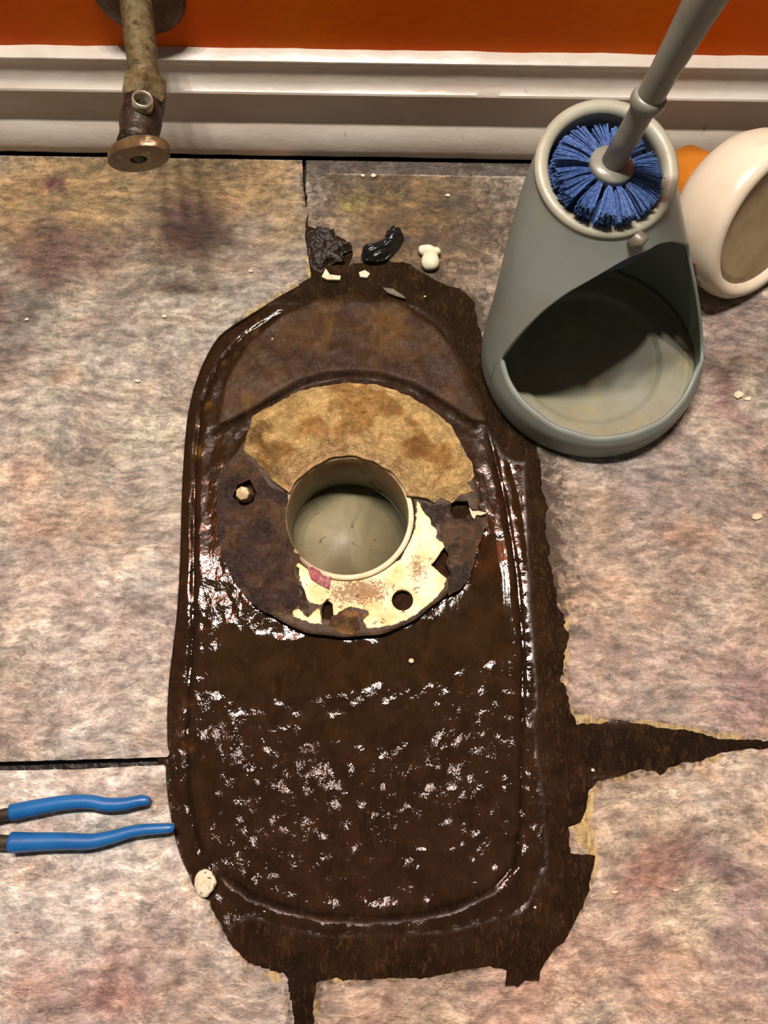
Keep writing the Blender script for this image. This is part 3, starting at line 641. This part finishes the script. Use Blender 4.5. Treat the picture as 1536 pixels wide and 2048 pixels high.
def wax_col(x, y, e):
    rp = np.hypot(x - PIPE_C[0], y - PIPE_C[1]) - R
    c_ = np.tile(L3((246, 206, 136)), (len(x), 1)); b_ = L3((190, 138, 74)); p_ = L3((226, 186, 132)); g_ = L3((138, 106, 58))
    for k, q_ in ((ss(.5, .66, fbm(x, y, 55, 4, 26)) * .8, b_), (np.exp(-(rp / .013) ** 2) * .8, p_), (ss(P(620, 850).x, P(520, 850).x, x) * ss(.35, .6, fbm(x, y, 120, 3, 27)) * .85, g_),
                  (np.exp(-(((x - P(830, 900).x) / .009) ** 2 + ((y - P(830, 900).y) / .011) ** 2)) * .7, L3((140, 92, 44)))):
        c_ = c_ * (1 - k[:, None]) + q_ * k[:, None]
    return c_
sheet('wax_residue', wax_order(), [], .0012, wax_top, .003, M['wax'], flange, wax_col)
# dark crusts left and right
def crust(px, seed, base, warm, hole, lift=.006, extra=None):
    def top(x, y, e): return .0036 + lift * .55 * ss(0, .007, e) + (fbm(x, y, 85, 4, seed) - .5) * .0048 * ss(0, .003, e) + (fbm(x, y, 300, 2, seed + 1) - .5) * .0014
    def colf(x, y, e):
        k = ss(.45, .65, fbm(x, y, 70, 4, seed + 2))[:, None]; return L3(base) * (1 - k) + L3(warm) * k
    sheet('grime_crust', [tuple(v) for v in wpoly(rag(px + ([px[0]] if not extra else []), 2.2, 6, seed)[:None if extra else -1], .006)] + (extra or []), [[tuple(v) for v in wpoly(hole, .006)]] if hole else [], .0012, top, .003, M['crust'], flange, colf)
crust([(503, 917), (483, 900), (459, 912), (439, 937), (434, 997), (429, 1056), (444, 1115), (464, 1160), (498, 1200), (528, 1224), (577, 1236), (588, 1218), (602, 1204), (597, 1175), (590, 1140)],
      28, (62, 46, 40), (92, 68, 46), [(474, 968), (498, 956), (514, 985), (505, 1006), (476, 1008), (464, 990)],
      extra=[(PIPE_C[0] + (R + .0006) * math.cos(a), PIPE_C[1] + (R + .0006) * math.sin(a)) for a in np.linspace(pang(588, 1120) + 2 * math.pi, pang(556, 980), 24)] + [tuple(P(530, 957, .006)[:2])])
crust([(838, 1000), (864, 1008), (890, 1004), (903, 1008), (898, 1022), (912, 1038), (936, 1034), (944, 1014), (973, 1021), (976, 1046), (962, 1075), (954, 1100), (941, 1150), (924, 1175), (897, 1190), (896, 1160), (904, 1146), (894, 1126), (900, 1106), (890, 1090), (874, 1061), (860, 1034), (848, 1024)],
      31, (58, 48, 40), (98, 76, 54), None)
crust([(662, 1232), (690, 1214), (722, 1222), (740, 1226), (724, 1240), (738, 1258), (712, 1270), (680, 1264), (655, 1252)], 35, (78, 56, 34), (150, 112, 66), None, .004)
crust([(585, 1125), (597, 1135), (604, 1170), (614, 1205), (618, 1236), (604, 1225), (592, 1195), (594, 1160)], 36, (60, 44, 26), (92, 68, 40), None, .004)
M['bolt'] = dirty('dull_bolt', (186, 164, 118), (150, 124, 80), 120, 0.45, 0.2)
lathe('bolt_stub', [(.0044, -.003), (.0058, -.003), (.0050, .008), (.0044, .0092), (0.0, .0095)], Matrix.Translation(P(490, 990, .004)) @ Matrix.Rotation(.2, 4, 'X'), M['bolt'], flange, 7, smooth=False)
M['redplastic'] = dirty('red_scrap', (160, 30, 34), (120, 22, 26), 200, 0.5)
sheet('red_gasket_scrap', [tuple(v) for v in wpoly([(613, 1132), (626, 1134), (640, 1142), (650, 1156), (662, 1153), (659, 1178), (645, 1172), (634, 1166), (622, 1158)], .005)], [], .0012,
      lambda x, y, e: .0050 + (fbm(x, y, 200, 3, 12) - .5) * .002, .003, M['redplastic'], flange)['label'] = 'torn red plastic scrap'

# ================================================================== shut-off valve on the wall
M['brass'] = dirty('grimy_brass', (106, 90, 58), (134, 116, 78), 90, 0.55, 0.25, bump=.5, bscale=300, bd=.0012, c3=(60, 46, 28), lo3=.5, hi3=.68)
M['darkmetal'] = dirty('dark_grimy_metal', (46, 36, 28), (74, 60, 46), 120, 0.4, 0.35, bump=.6, bscale=260, bd=.0016, c3=(120, 104, 84), lo3=.62, hi3=.72)
M['knob'] = dirty('tarnished_knob', (116, 92, 66), (150, 124, 84), 70, 0.34, 0.55, bump=.4, bscale=160, bd=.0012, c3=(212, 190, 140), scale3=110, lo3=.6, hi3=.7)
M['bright'] = dirty('bright_chrome', (238, 228, 200), (196, 180, 150), 200, 0.22, 0.7)
M['rustplate'] = dirty('rusty_escutcheon', (70, 44, 18), (112, 76, 34), 60, 0.5, 0.25, bump=.6, bscale=200, bd=.0016, c3=(150, 108, 56), lo3=.58, hi3=.7)
VX, VZ = -0.1520, 0.126
valve = empty('shutoff_valve', (VX - .006, WALL_Y, VZ), 'grimy brass water shut-off valve with oval knob and open outlet, on the red wall', 'valve')
def along(y, x=VX, z=VZ): return frame((x, y, z), (0, -1, 0))
VXW = -0.1690
lathe('escutcheon', [(.030, 0), (.0305, .002), (.027, .006), (.018, .009), (.011, .0105), (.0095, .0105)], along(WALL_Y, VXW, VZ - .006), M['rustplate'], valve, 40)
ynut = P(280, 128, VZ + .012).y; ynut2 = P(280, 178, VZ + .012).y
tube('supply_pipe', [(VXW + (VX - VXW) * k / 8, WALL_Y - .004 + (ynut - .006 - WALL_Y + .004) * k / 8, VZ) for k in range(9)], [.0098, .0096, .0101, .0098, .0100, .0096, .0093, .0093, .0094], M['brass'], valve, 20)
sharp(lathe('compression_nut', [(.010, 0), (.0128, .002), (.0138, .004), (.0138, .0165), (.0125, .0190), (.0105, .0195)], along(ynut) @ Matrix.Rotation(math.radians(14), 4, 'Z'), M['brass'], valve, 6, smooth=False), 25)
yknob = P(281, 262, VZ + .012).y
tube('valve_body', [(VX, ynut2 + .004 + (yknob - .004 - ynut2) * k / 7, VZ) for k in range(8)], [.0112, .0110, .0120, .0123, .0120, .0110, .0108, .0116], M['darkmetal'], valve, 20)
oc = P(285, 196, VZ + .0165); ob = Vector((VX + .001, oc.y, VZ)); om = frame(ob, oc - ob); ol = (oc - ob).length - .0165
ro = 0.0061
lathe('outlet', [(ro, 0), (ro, ol + .0148), (ro - .0003, ol + .0165), (ro - .0012, ol + .0165), (ro - .0014, ol + .015), (ro - .0016, ol + .004), (0, ol + .0035)], om, M['bright'], valve, 28)
kn = frame((VX + .001, yknob - .001, VZ - .001), (0.04, -1, -0.12)) @ Matrix.Rotation(math.radians(17), 4, 'Z')
KNOB = lathe('oval_knob', [(.004, -.003), (.0185, -.001), (.0196, 0), (.0200, .0012), (.0200, .0058), (.0194, .0066), (.0180, .0068), (.0055, .0068), (.0045, .0052), (0, .0052)], kn, M['knob'], valve, 48, 1.0, 0.56); sharp(KNOB, 40)
lathe('knob_screw', [(.0, .0050), (.0036, .0050), (.0036, .0060), (.0028, .0066), (0, .0066)], kn, M['darkmetal'], KNOB, 20)

# ================================================================== toilet brush holder
n = NT('grey_plastic')
c = n.mix(n.rng(n.noise(22, 6, 0.6), 0.35, 0.7, 0, 1), alb((158, 168, 160)), alb((146, 154, 146)))
c = n.mix(n.rng(n.noise(40, 6, 0.65, 0.5, off=(3, 3, 3)), 0.56, 0.74, 0, 0.55), c, alb((168, 160, 128)))
M['holder'] = n.out(c, 0.42, n.bump(n.noise(300, 3), 0.08, 0.0004), 0, 0.45)
HB = P(1186, 694, .02); HT = P(1213, 338, .15)
RB, RT, ZR, ZT = .0755, .0385, .020, .150
tiltn = Vector((0.05, -0.22, 1)).normalized()
opening = [(1004, 724), (1010, 702), (1040, 668), (1080, 627), (1130, 588), (1180, 560), (1230, 530), (1262, 512), (1298, 500), (1312, 488), (1345, 482), (1376, 488), (1394, 512), (1420, 560), (1425, 700), (1400, 730), (1375, 790), (1330, 840), (1260, 870), (1190, 878), (1110, 855), (1050, 810), (1015, 765)]
def hood(th, t):                             # t = 0 foot, 1 = ring
    z_up = max(0.0, (t - 0.12) / 0.88)
    e = z_up * z_up * (3 - 2 * z_up) * .45 + z_up * .55
    cx = HB.x + (HT.x - HB.x) * e; cy = HB.y + (HT.y - HB.y) * e
    r = RB + (RT - RB) * (z_up ** 1.15) - (.0012 if t < .02 else 0)
    cz = t / 0.12 * ZR if t < .12 else ZR + (ZT - ZR) * z_up
    dx, dy = math.cos(th) * r, math.sin(th) * r
    tz = -(tiltn.x * dx + tiltn.y * dy) / tiltn.z * z_up
    return Vector((cx + dx, cy + dy, cz + tz))
NC = 240; NL, NU = 9, 30
opn = np.array(opening, float)
cols = []
for k in range(NC):
    th = 2 * math.pi * k / NC; tb = ta = None
    ts = np.linspace(.985, .03, 420)
    pr = [hood(th, t) for t in ts]
    pp = np.array([pix(p) for p in pr]); isin = inside(pp[:, 0], pp[:, 1], opn)
    for i, t in enumerate(ts):
        p = pr[i]; nrm = (hood(th + .01, t) - hood(th - .01, t)).cross(hood(th, min(t + .01, 1)) - hood(th, t - .01))
        facing = nrm.dot(Vector((0, 0, CAM_H)) - p) > 0
        if tb is None and isin[i] and facing: tb = t
        if tb is not None and isin[i] and facing: ta = t
    cols.append((ta, tb) if tb is not None else None)
opened = [c is not None for c in cols]
lo = [c[0] if c else .12 for c in cols]; up = [c[1] if c else .12 for c in cols]
lo = [max(.07, v) for v in lo]
for k in range(NC):                          # the cut closes where the outline turns out of sight
    if not opened[k]:
        for d_ in range(1, 4):
            j = next((q for q in ((k - d_) % NC, (k + d_) % NC) if opened[q]), None)
            if j is not None: mid_ = .5 * (lo[j] + up[j]); lo[k] = up[k] = min(max(mid_, .12), .9); break
for _ in range(14):
    lo = [(lo[i - 1] + 2 * lo[i] + lo[(i + 1) % NC]) / 4 if opened[i] else lo[i] for i in range(NC)]
    up = [(up[i - 1] + 2 * up[i] + up[(i + 1) % NC]) / 4 if opened[i] else up[i] for i in range(NC)]
vs = []; fs = []; NR = NL + NU
for k in range(NC):
    th = 2 * math.pi * k / NC
    for i in range(NL): vs.append(hood(th, lo[k] * i / (NL - 1)))
    for i in range(NU): vs.append(hood(th, up[k] + (1 - up[k]) * i / (NU - 1)))
for k in range(NC):
    k2 = (k + 1) % NC
    for i in range(NR - 1):
        if i == NL - 1 and (opened[k] or opened[k2]): continue
        fs.append((k * NR + i, k2 * NR + i, k2 * NR + i + 1, k * NR + i + 1))
holder = empty('toilet_brush_holder', (HB.x, HB.y, 0), 'grey plastic toilet brush holder with scoop opening, standing on the tile', 'brush holder')
ho = mesh('hood', vs, fs, M['holder'], holder)
bm = bmesh.new(); bm.from_mesh(ho.data); bmesh.ops.remove_doubles(bm, verts=bm.verts, dist=1e-5); bm.to_mesh(ho.data); bm.free()
sm_ = ho.modifiers.new('thickness', 'SOLIDIFY'); sm_.thickness = .0022; sm_.offset = -1.0
# rolled ring at the top
rm = frame(HT + tiltn * 0.0, tiltn)
ringp = [(RT - .0002, -.004), (RT + .0012, -.001), (RT + .0010, .0014), (RT - .0010, .0026), (RT - .0042, .0024), (RT - .0062, .0008), (RT - .0066, -.003), (RT - .0064, -.012), (RT - .0040, -.012), (RT - .0036, -.004), (RT - .0002, -.004)]
M['ring'] = dirty('pale_grey_plastic', (186, 184, 164), (168, 164, 142), 40, .42, bump=.1)
lathe('top_ring', ringp, rm, M['ring'], holder, 96, seg='open')
# tray floor with a pressed circle
tf = Matrix.Translation((HB.x, HB.y, 0))
M['tray'] = dirty('dirty_tray', (160, 160, 142), (146, 142, 112), 26, .42, bump=.15, c3=(176, 164, 110), scale3=34, lo3=.54, hi3=.74)
lathe('tray', [(0, .0045), (.047, .0045), (.0495, .0050), (.0515, .0072), (.0535, .0078), (.067, .0078), (.0710, .0085), (.0728, .0110), (.0728, .003), (.05, .0005), (0, .0005)], tf, M['tray'], holder, 96)
def on_hood(x, y):                           # the hood's own point under a photo position
    best = None
    for k in range(NC):
        for i in range(NL, NR):
            v = vs[k * NR + i]; q = pix(v); d = (q[0] - x) ** 2 + (q[1] - y) ** 2
            if d < 260 and (best is None or v.z > best.z): best = v
    return best
tp = [on_hood(1258, 505), on_hood(1274, 492), on_hood(1290, 478)]
tp = [p + (Vector((0, 0, CAM_H)) - p).normalized() * .0012 for p in tp]
tube('hook_tab', tp, [.0024, .0058, .0054], M['tab_grey'], holder, 14, .3)

# ================================================================== toilet brush
M['handle'] = dirty('grey_handle', (148, 148, 136), (136, 134, 122), 40, .36, bump=.05)
BB = P(1222, 333, .158); BE = P(1437, -50, .262)
bd = (BE - BB).normalized()
brush = empty('toilet_brush', (BB.x, BB.y, BB.z), 'toilet brush with grey handle and blue bristles in the holder', 'toilet brush')
Bm = frame(BB, bd)
lathe('bristle_cap', [(0, -.006), (.0095, -.006), (.0118, -.002), (.0122, .001), (.0116, .0026), (.0060, .0034), (0, .0034)], Bm, M['handle'], brush, 40)
HANDLE = lathe('handle', [(.0064, .0015), (.0062, .020), (.0062, .035), (.0063, .0395), (.0066, .043), (.0068, .0465), (.0068, .060), (.0080, .085), (.0096, .110), (.0098, .135), (.0092, .165), (.0070, .18), (0, .184)], Bm, M['handle'], brush, 32)
lathe('collar', [(.0060, .0392), (.0078, .0398), (.0084, .0410), (.0087, .0430), (.0084, .0450), (.0078, .0462), (.0060, .0468)], Bm, M['handle'], HANDLE, 32)
n = NT('blue_bristles')
c = n.mix(n.rng(n.noise(700, 3, 0.6), 0.4, 0.65, 0, 1), alb((66, 96, 164)), alb((112, 144, 200)))
M['bristle'] = n.out(c, 0.35, None, 0, 0.5)
NT_ = 15
rnd = random.Random(5)
for layer, (z0, ln, dz) in enumerate(((-.003, .0308, -.003), (-.012, .0310, -.006))):
    for k in range(NT_):
        a0 = 2 * math.pi * (k + .08 * layer) / NT_ + rnd.uniform(-.04, .04); vs = []; fs = []
        for s in range(110 if layer == 0 else 50):
            u = rnd.uniform(-1, 1); w_ = rnd.uniform(-1, 1)
            a = a0 + u * .05; b = a0 + u * .158 + rnd.uniform(-.015, .015)
            p0 = Vector((math.cos(a) * .0085, math.sin(a) * .0085, z0 + w_ * .002)); rr = min(ln, .0312) * rnd.uniform(.93, 1.0)
            p1 = Vector((math.cos(b) * rr, math.sin(b) * rr, z0 + dz + w_ * .0045 + rnd.uniform(-.001, .001)))
            pm = (p0 + p1) / 2 + Vector((0, 0, .0012))
            side = Vector((-math.sin(a), math.cos(a), 0)) * .00035; up = Vector((0, 0, .00045))
            b_ = len(vs)
            for p in (p0, pm, p1): vs += [Bm @ (p + side), Bm @ (p - side), Bm @ (p + up)]
            for j in (0, 3):
                for (q1, q2) in ((0, 1), (1, 2), (2, 0)): fs.append((b_ + j + q1, b_ + j + q2, b_ + j + 3 + q2, b_ + j + 3 + q1))
            fs.append((b_ + 6, b_ + 7, b_ + 8))
        recalc(mesh('bristle_tuft', vs, fs, M['bristle'], brush, False))
M['core'] = dirty('dark_core', (30, 40, 70), (40, 52, 86), 60, .7)
lathe('core_light_block', [(0, -.062), (.028, -.054), (.0372, -.040), (.0382, -.028), (.034, -.018), (.020, -.0135), (0, -.0125)], Matrix.Translation((.006, -.005, 0)) @ rm, M['core'], brush, 24)  # brush core widened past the ring to block light leaking into the holder

# ================================================================== bottle lying by the baseboard
n = NT('cream_plastic')
c = n.mix(n.rng(n.noise(14, 5, 0.55), 0.35, 0.7, 0, 1), alb((238, 224, 200), .85), alb((222, 204, 178), .85))
c = n.mix(n.rng(n.noise(26, 6, 0.65, 0.6, off=(5, 1, 0)), 0.55, 0.75, 0, 0.5), c, alb((178, 154, 144)))
M['cream'] = n.out(c, 0.30, n.bump(n.noise(30, 3, .5), 0.2, 0.0015), 0, 0.5)
M['orange'] = dirty('orange_cap_plastic', (214, 128, 30), (198, 112, 24), 40, .35, bump=.05)
bax = Vector((.53, -.75, .41)).normalized(); b0 = P(1398, 388, .028)
bottle = empty('plastic_tub', (b0.x, b0.y, 0), 'cream plastic tub with orange cap tipped on its side by the baseboard', 'plastic tub')
bmx = frame(b0, bax, (0, 0, 1))
lathe('cap', [(.0, -.024), (.025, -.024), (.0275, -.022), (.0272, .008), (.026, .0105), (.010, .0105)], bmx, M['orange'], bottle, 48)
prof = [(.010, .008), (.0260, .009), (.0330, .0105), (.0420, .0150), (.0490, .022), (.0530, .031), (.0548, .042), (.0550, .054), (.0540, .0600), (.0515, .0635), (.0480, .0645), (.0450, .0635), (.0430, .0600), (.0425, .0590), (.0, .0588)]
bo = lathe('tub_body', prof, bmx, M['cream'], bottle, 96)
M['tan'] = dirty('tan_base_plastic', (196, 170, 130), (176, 148, 106), 40, .4, c3=(120, 96, 66), scale3=120, lo3=.66, hi3=.74)
lathe('base_panel', [(0, .0586), (.0424, .0586), (.0424, .0596), (.038, .0598), (0, .0594)], bmx, M['tan'], bottle, 64)
lab_cols = [(150, 84, 60), (206, 170, 150), (120, 76, 40)]
def lab_strip(a0, a1, s0, s1, col, nm):
    vs = []; fs = []; na, ns_ = 10, 10
    for i in range(ns_ + 1):
        s = s0 + (s1 - s0) * i / ns_
        r = np.interp(s, [p[1] for p in prof[:8]], [p[0] for p in prof[:8]]) + .0005
        for j in range(na + 1):
            a = a0 + (a1 - a0) * j / na; vs.append(bmx @ Vector((r * math.cos(a), r * math.sin(a), s)))
    for i in range(ns_):
        for j in range(na): b_ = i * (na + 1) + j; fs.append((b_, b_ + 1, b_ + na + 2, b_ + na + 1))
    o = recalc(mesh(nm, vs, fs, dirty('label_' + str(col[0]), col, tuple(int(v * .8) for v in col), 90, .4), bottle))
    m_ = o.modifiers.new('thickness', 'SOLIDIFY'); m_.thickness = .0003
ld_ = bmx.to_3x3().transposed() @ Vector((-.45, -.70, -.35)); ang = math.atan2(ld_.y, ld_.x)
sg = 1 if (bmx.to_3x3() @ Vector((math.cos(ang + .3), math.sin(ang + .3), 0))).z < (bmx.to_3x3() @ Vector((math.cos(ang), math.sin(ang), 0))).z else -1
lab_strip(ang - sg * .45, ang - sg * .22, .018, .052, lab_cols[0], 'printed_label')
lab_strip(ang - sg * .14, ang + sg * .02, .018, .052, lab_cols[1], 'printed_label')
lab_strip(ang + sg * .10, ang + sg * .30, .018, .052, lab_cols[2], 'printed_label')

# ================================================================== pliers
n = NT('blue_dipped_grip')
c = n.mix(n.rng(n.noise(50, 5, 0.6), 0.4, 0.7, 0, 1), alb((22, 104, 178)), alb((34, 122, 196)))
c = n.mix(n.rng(n.noise(160, 5, 0.65), 0.66, 0.74, 0, 0.7), c, alb((20, 44, 70)))
M['grip'] = n.out(c, 0.35, n.bump(n.noise(120, 3), .15, .0006), 0, 0.5)
M['steel'] = dirty('dull_steel', (96, 86, 76), (70, 62, 54), 60, .42, .5, bump=.3, bscale=300)
pl = empty('pliers', tuple(P(-150, 1660, 0)), 'pliers with blue dipped handles lying on the pale tile', 'pliers')
up_px = [(22, 1625, 16.5), (50, 1619, 16), (81, 1613, 15.5), (130, 1605, 14.5), (176, 1603, 13.5), (212, 1609, 13.5), (247, 1608, 12.5), (277, 1602, 11), (292, 1601, 9.5), (300, 1602, 6)]
lo_px = [(22, 1685, 20), (50, 1684.5, 19), (81, 1683.5, 17.5), (130, 1682.5, 16.5), (179, 1683, 15), (221, 1675, 13), (260, 1664, 11.5), (293, 1659, 11), (326, 1657, 10), (340, 1656, 9), (349, 1656, 5.5)]
for pts in (up_px, lo_px):
    cm = catmull(pts, 4)
    tube('handle_grip', [P(x, y, .0065) for x, y, r in cm], [r * .000292 for x, y, r in cm], M['grip'], pl, 18, .95)
for arm in ([(30, 1625, 12), (0, 1631, 12), (-60, 1648, 13), (-130, 1668, 18), (-190, 1680, 16), (-260, 1676, 11), (-330, 1664, 5)],
            [(30, 1685, 14), (0, 1684, 14), (-60, 1676, 15), (-130, 1658, 19), (-190, 1644, 16), (-260, 1646, 11), (-330, 1656, 5)]):
    cm = catmull(arm, 4)
    tube('steel_arm', [P(x, y, .0062) for x, y, r in cm], [r * .000292 for x, y, r in cm], M['steel'], pl, 12, .8)
lathe('pivot_rivet', [(.0035, .009), (.0035, .0115), (.002, .0122), (0, .0122)], Matrix.Translation((P(-130, 1663).x, P(-130, 1663).y, 0)), M['steel'], pl, 20)

# ================================================================== scraps on the floor
def lump(name, c, r, mat, seed, sub=3, amp=.25, parent=None, f=120):
    bm = bmesh.new(); bmesh.ops.create_icosphere(bm, subdivisions=sub, radius=1.0)
    for v in bm.verts:
        k = 1 + amp * (float(fbm(np.array(v.co.x * .01 + v.co.z * .006), np.array(v.co.y * .01 - v.co.z * .004), f, 3, seed)) - .5) * 2
        v.co = Vector((v.co.x * r[0] * k, v.co.y * r[1] * k, v.co.z * r[2] * k)) + Vector(c)
    me = bpy.data.meshes.new(name); bm.to_mesh(me); bm.free(); me.polygons.foreach_set('use_smooth', [True] * len(me.polygons))
    return link(name, me, mat, parent)
M['white'] = dirty('pale_putty', (255, 250, 216), (246, 238, 196), 150, .5, bump=.2)
M['pale'] = dirty('pale_chip', (246, 236, 204), (226, 208, 164), 200, .5, bump=.3)
M['black'] = dirty('black_film', (22, 22, 22), (34, 32, 30), 120, .22, bump=.5, bscale=160, bd=.002)
M['blackscrap'] = dirty('brown_black_scrap', (34, 25, 18), (58, 42, 28), 150, .3, bump=.8, bscale=260, bd=.003, c3=(170, 140, 92), scale3=240, lo3=.68, hi3=.74)
pc = P(861, 522, .004)
o1 = empty('putty_lump', (pc.x, pc.y, -.002), 'white putty lump beside the black plastic scrap', 'putty')
lump('lower_lobe', pc, (.0066, .0078, .0055), M['white'], 3, parent=o1, amp=.14)
lump('upper_lobe', P(856, 500, .004), (.0062, .0042, .0045), M['white'], 4, parent=o1, amp=.3)
lump('small_lobe', P(872, 503, .005), (.0036, .0028, .0032), M['white'], 5, parent=o1, amp=.3)
wc = P(410, 1766, .001)
tag(lump('bolt_cap', wc, (.0064, .0074, .0022), dirty('chipped_white', (255, 250, 224), (236, 222, 184), 220, .5, bump=.8, bd=.0014, c3=(110, 88, 56), scale3=330, lo3=.56, hi3=.63), 6, 4, .22), 'round chipped white bolt cap at the sludge edge', 'bolt cap')
f0 = wpoly([(722, 514), (727, 492), (750, 486), (768, 478), (774, 462), (786, 453), (800, 458), (808, 474), (800, 490), (786, 506), (770, 522), (748, 525), (730, 522)], .003)
ax = Vector((.8, .6))
def film(x, y, e):
    u = (x - f0[0][0]) * ax.x + (y - f0[0][1]) * ax.y; w_ = -(x - f0[0][0]) * ax.y + (y - f0[0][1]) * ax.x
    return .0026 + .0045 * ss(0, .006, e) + .0022 * np.abs(np.sin(w_ * 620 + u * 70)) + (fbm(x, y, 140, 3, 9) - .5) * .003
tag(sheet('plastic_scrap', f0, [], .0009, film, -.0015, M['black']), 'crumpled black plastic scrap between the wall and the drain', 'plastic scrap')
f1 = wpoly(rag([(614, 462), (640, 450), (668, 456), (676, 474), (700, 484), (704, 498), (684, 506), (690, 520), (660, 524), (640, 540), (622, 532), (616, 500), (614, 462)], 2.5, 6, 14)[:-1], .003)
tag(sheet('torn_lining', f1, [], .001, lambda x, y, e: .0012 + .004 * ss(0, .004, e) + (fbm(x, y, 150, 4, 13, .6) - .5) * .0085, -.0015, M['blackscrap']), 'torn dark brown floor lining curled up at the tile corner', 'floor lining')
def chip(px, z0, h, label, group, nm='paint_chip', mat='pale', cat='chip', tilt=.0):
    w_ = wpoly(px, z0); cx_ = w_.mean(0)
    tag(sheet(nm, w_, [], .0015, lambda x, y, e: z0 + h + (x - cx_[0]) * tilt + (fbm(x, y, 260, 2, 15) - .5) * .0012, z0 - .0004, M[mat]), label, cat, group)
chip([(644, 556), (652, 540), (660, 552), (682, 555), (680, 562), (655, 562)], .001, .002, 'pale torn flake beside the curled lining', None)
chip([(718, 548), (730, 543), (740, 550), (734, 558), (720, 556)], 0.0, .002, 'small pale flake in the muck below the black scrap', None)
chip([(765, 577), (785, 580), (806, 592), (812, 600), (795, 595), (775, 588)], .0, .0016, 'thin curled sliver in the muck behind the wax', None, 'wood_sliver', 'tab_grey', 'sliver')
for q in ([(938, 1016), (944, 1024), (956, 1023), (974, 1027), (962, 1032), (952, 1031), (948, 1040), (943, 1034)],):
    chip(q, .006, .0016, 'pale torn shred on the dark crust beside the flange bolt slot', None, 'shred')
tiny = ((1514, 1035, 9, 'yellowish paint chip alone on the mauve tile, far from the sludge'), (1478, 790, 10, 'white paint chip on a maroon patch of tile beside the brush holder'), (1494, 798, 7, 'narrow pale chip touching the white chip beside the brush holder'),
        (55, 640, 4, 'tiny pale fleck on the dark maroon patch of the wall-side tile'), (275, 762, 4, 'tiny pale sliver on the grey tile near a light cleft line'), (502, 543, 4, 'tiny white fleck on the tile near the curled lining'),
        (895, 392, 4, 'tiny cream fleck on the olive-stained tile by the brush holder'), (725, 352, 4, 'tiny white fleck on the dark strip under the baseboard'), (748, 352, 5, 'larger white fleck on the dark strip under the baseboard'),
        (1230, 1783, 6, 'small white chip on the reddish patch of the tile'), (1350, 1780, 5, 'small pale chip on the purple patch of the tile'), (330, 633, 4, 'tiny pale crumb on the tile beside a dark pit'))
for cx_, cy_, r_, lb in tiny:
    pts = []
    for k in range(7):
        a = k / 7 * 2 * math.pi; rr = r_ * random.uniform(.6, 1.3); pts.append((cx_ + rr * 1.3 * math.cos(a), cy_ - rr * .7 * math.sin(a)))
    chip(pts, .0002, .0010, lb, 'loose paint chips on the tiles')
for cx_, cy_, r_, lb in ((822, 1322, 6, 'pale crumb on the smooth puddle below the flange'), (545, 678, 3, 'tiny pale crumb on the brown crescent behind the wax'), (850, 593, 3, 'tiny white crumb in the dry muck by the brush holder'),
                         (1186, 1540, 4, 'pale crumb where the dark tile joint meets the sludge'), (1070, 1815, 3, 'tiny pale crumb on the dry sludge border')):
    p = P(cx_, cy_, -.0012); tag(lump('crumb', p, (r_ * .0003, r_ * .00026, r_ * .0002), M['pale'], cx_, 2, .3), lb, 'crumb', 'crumbs in the sludge')
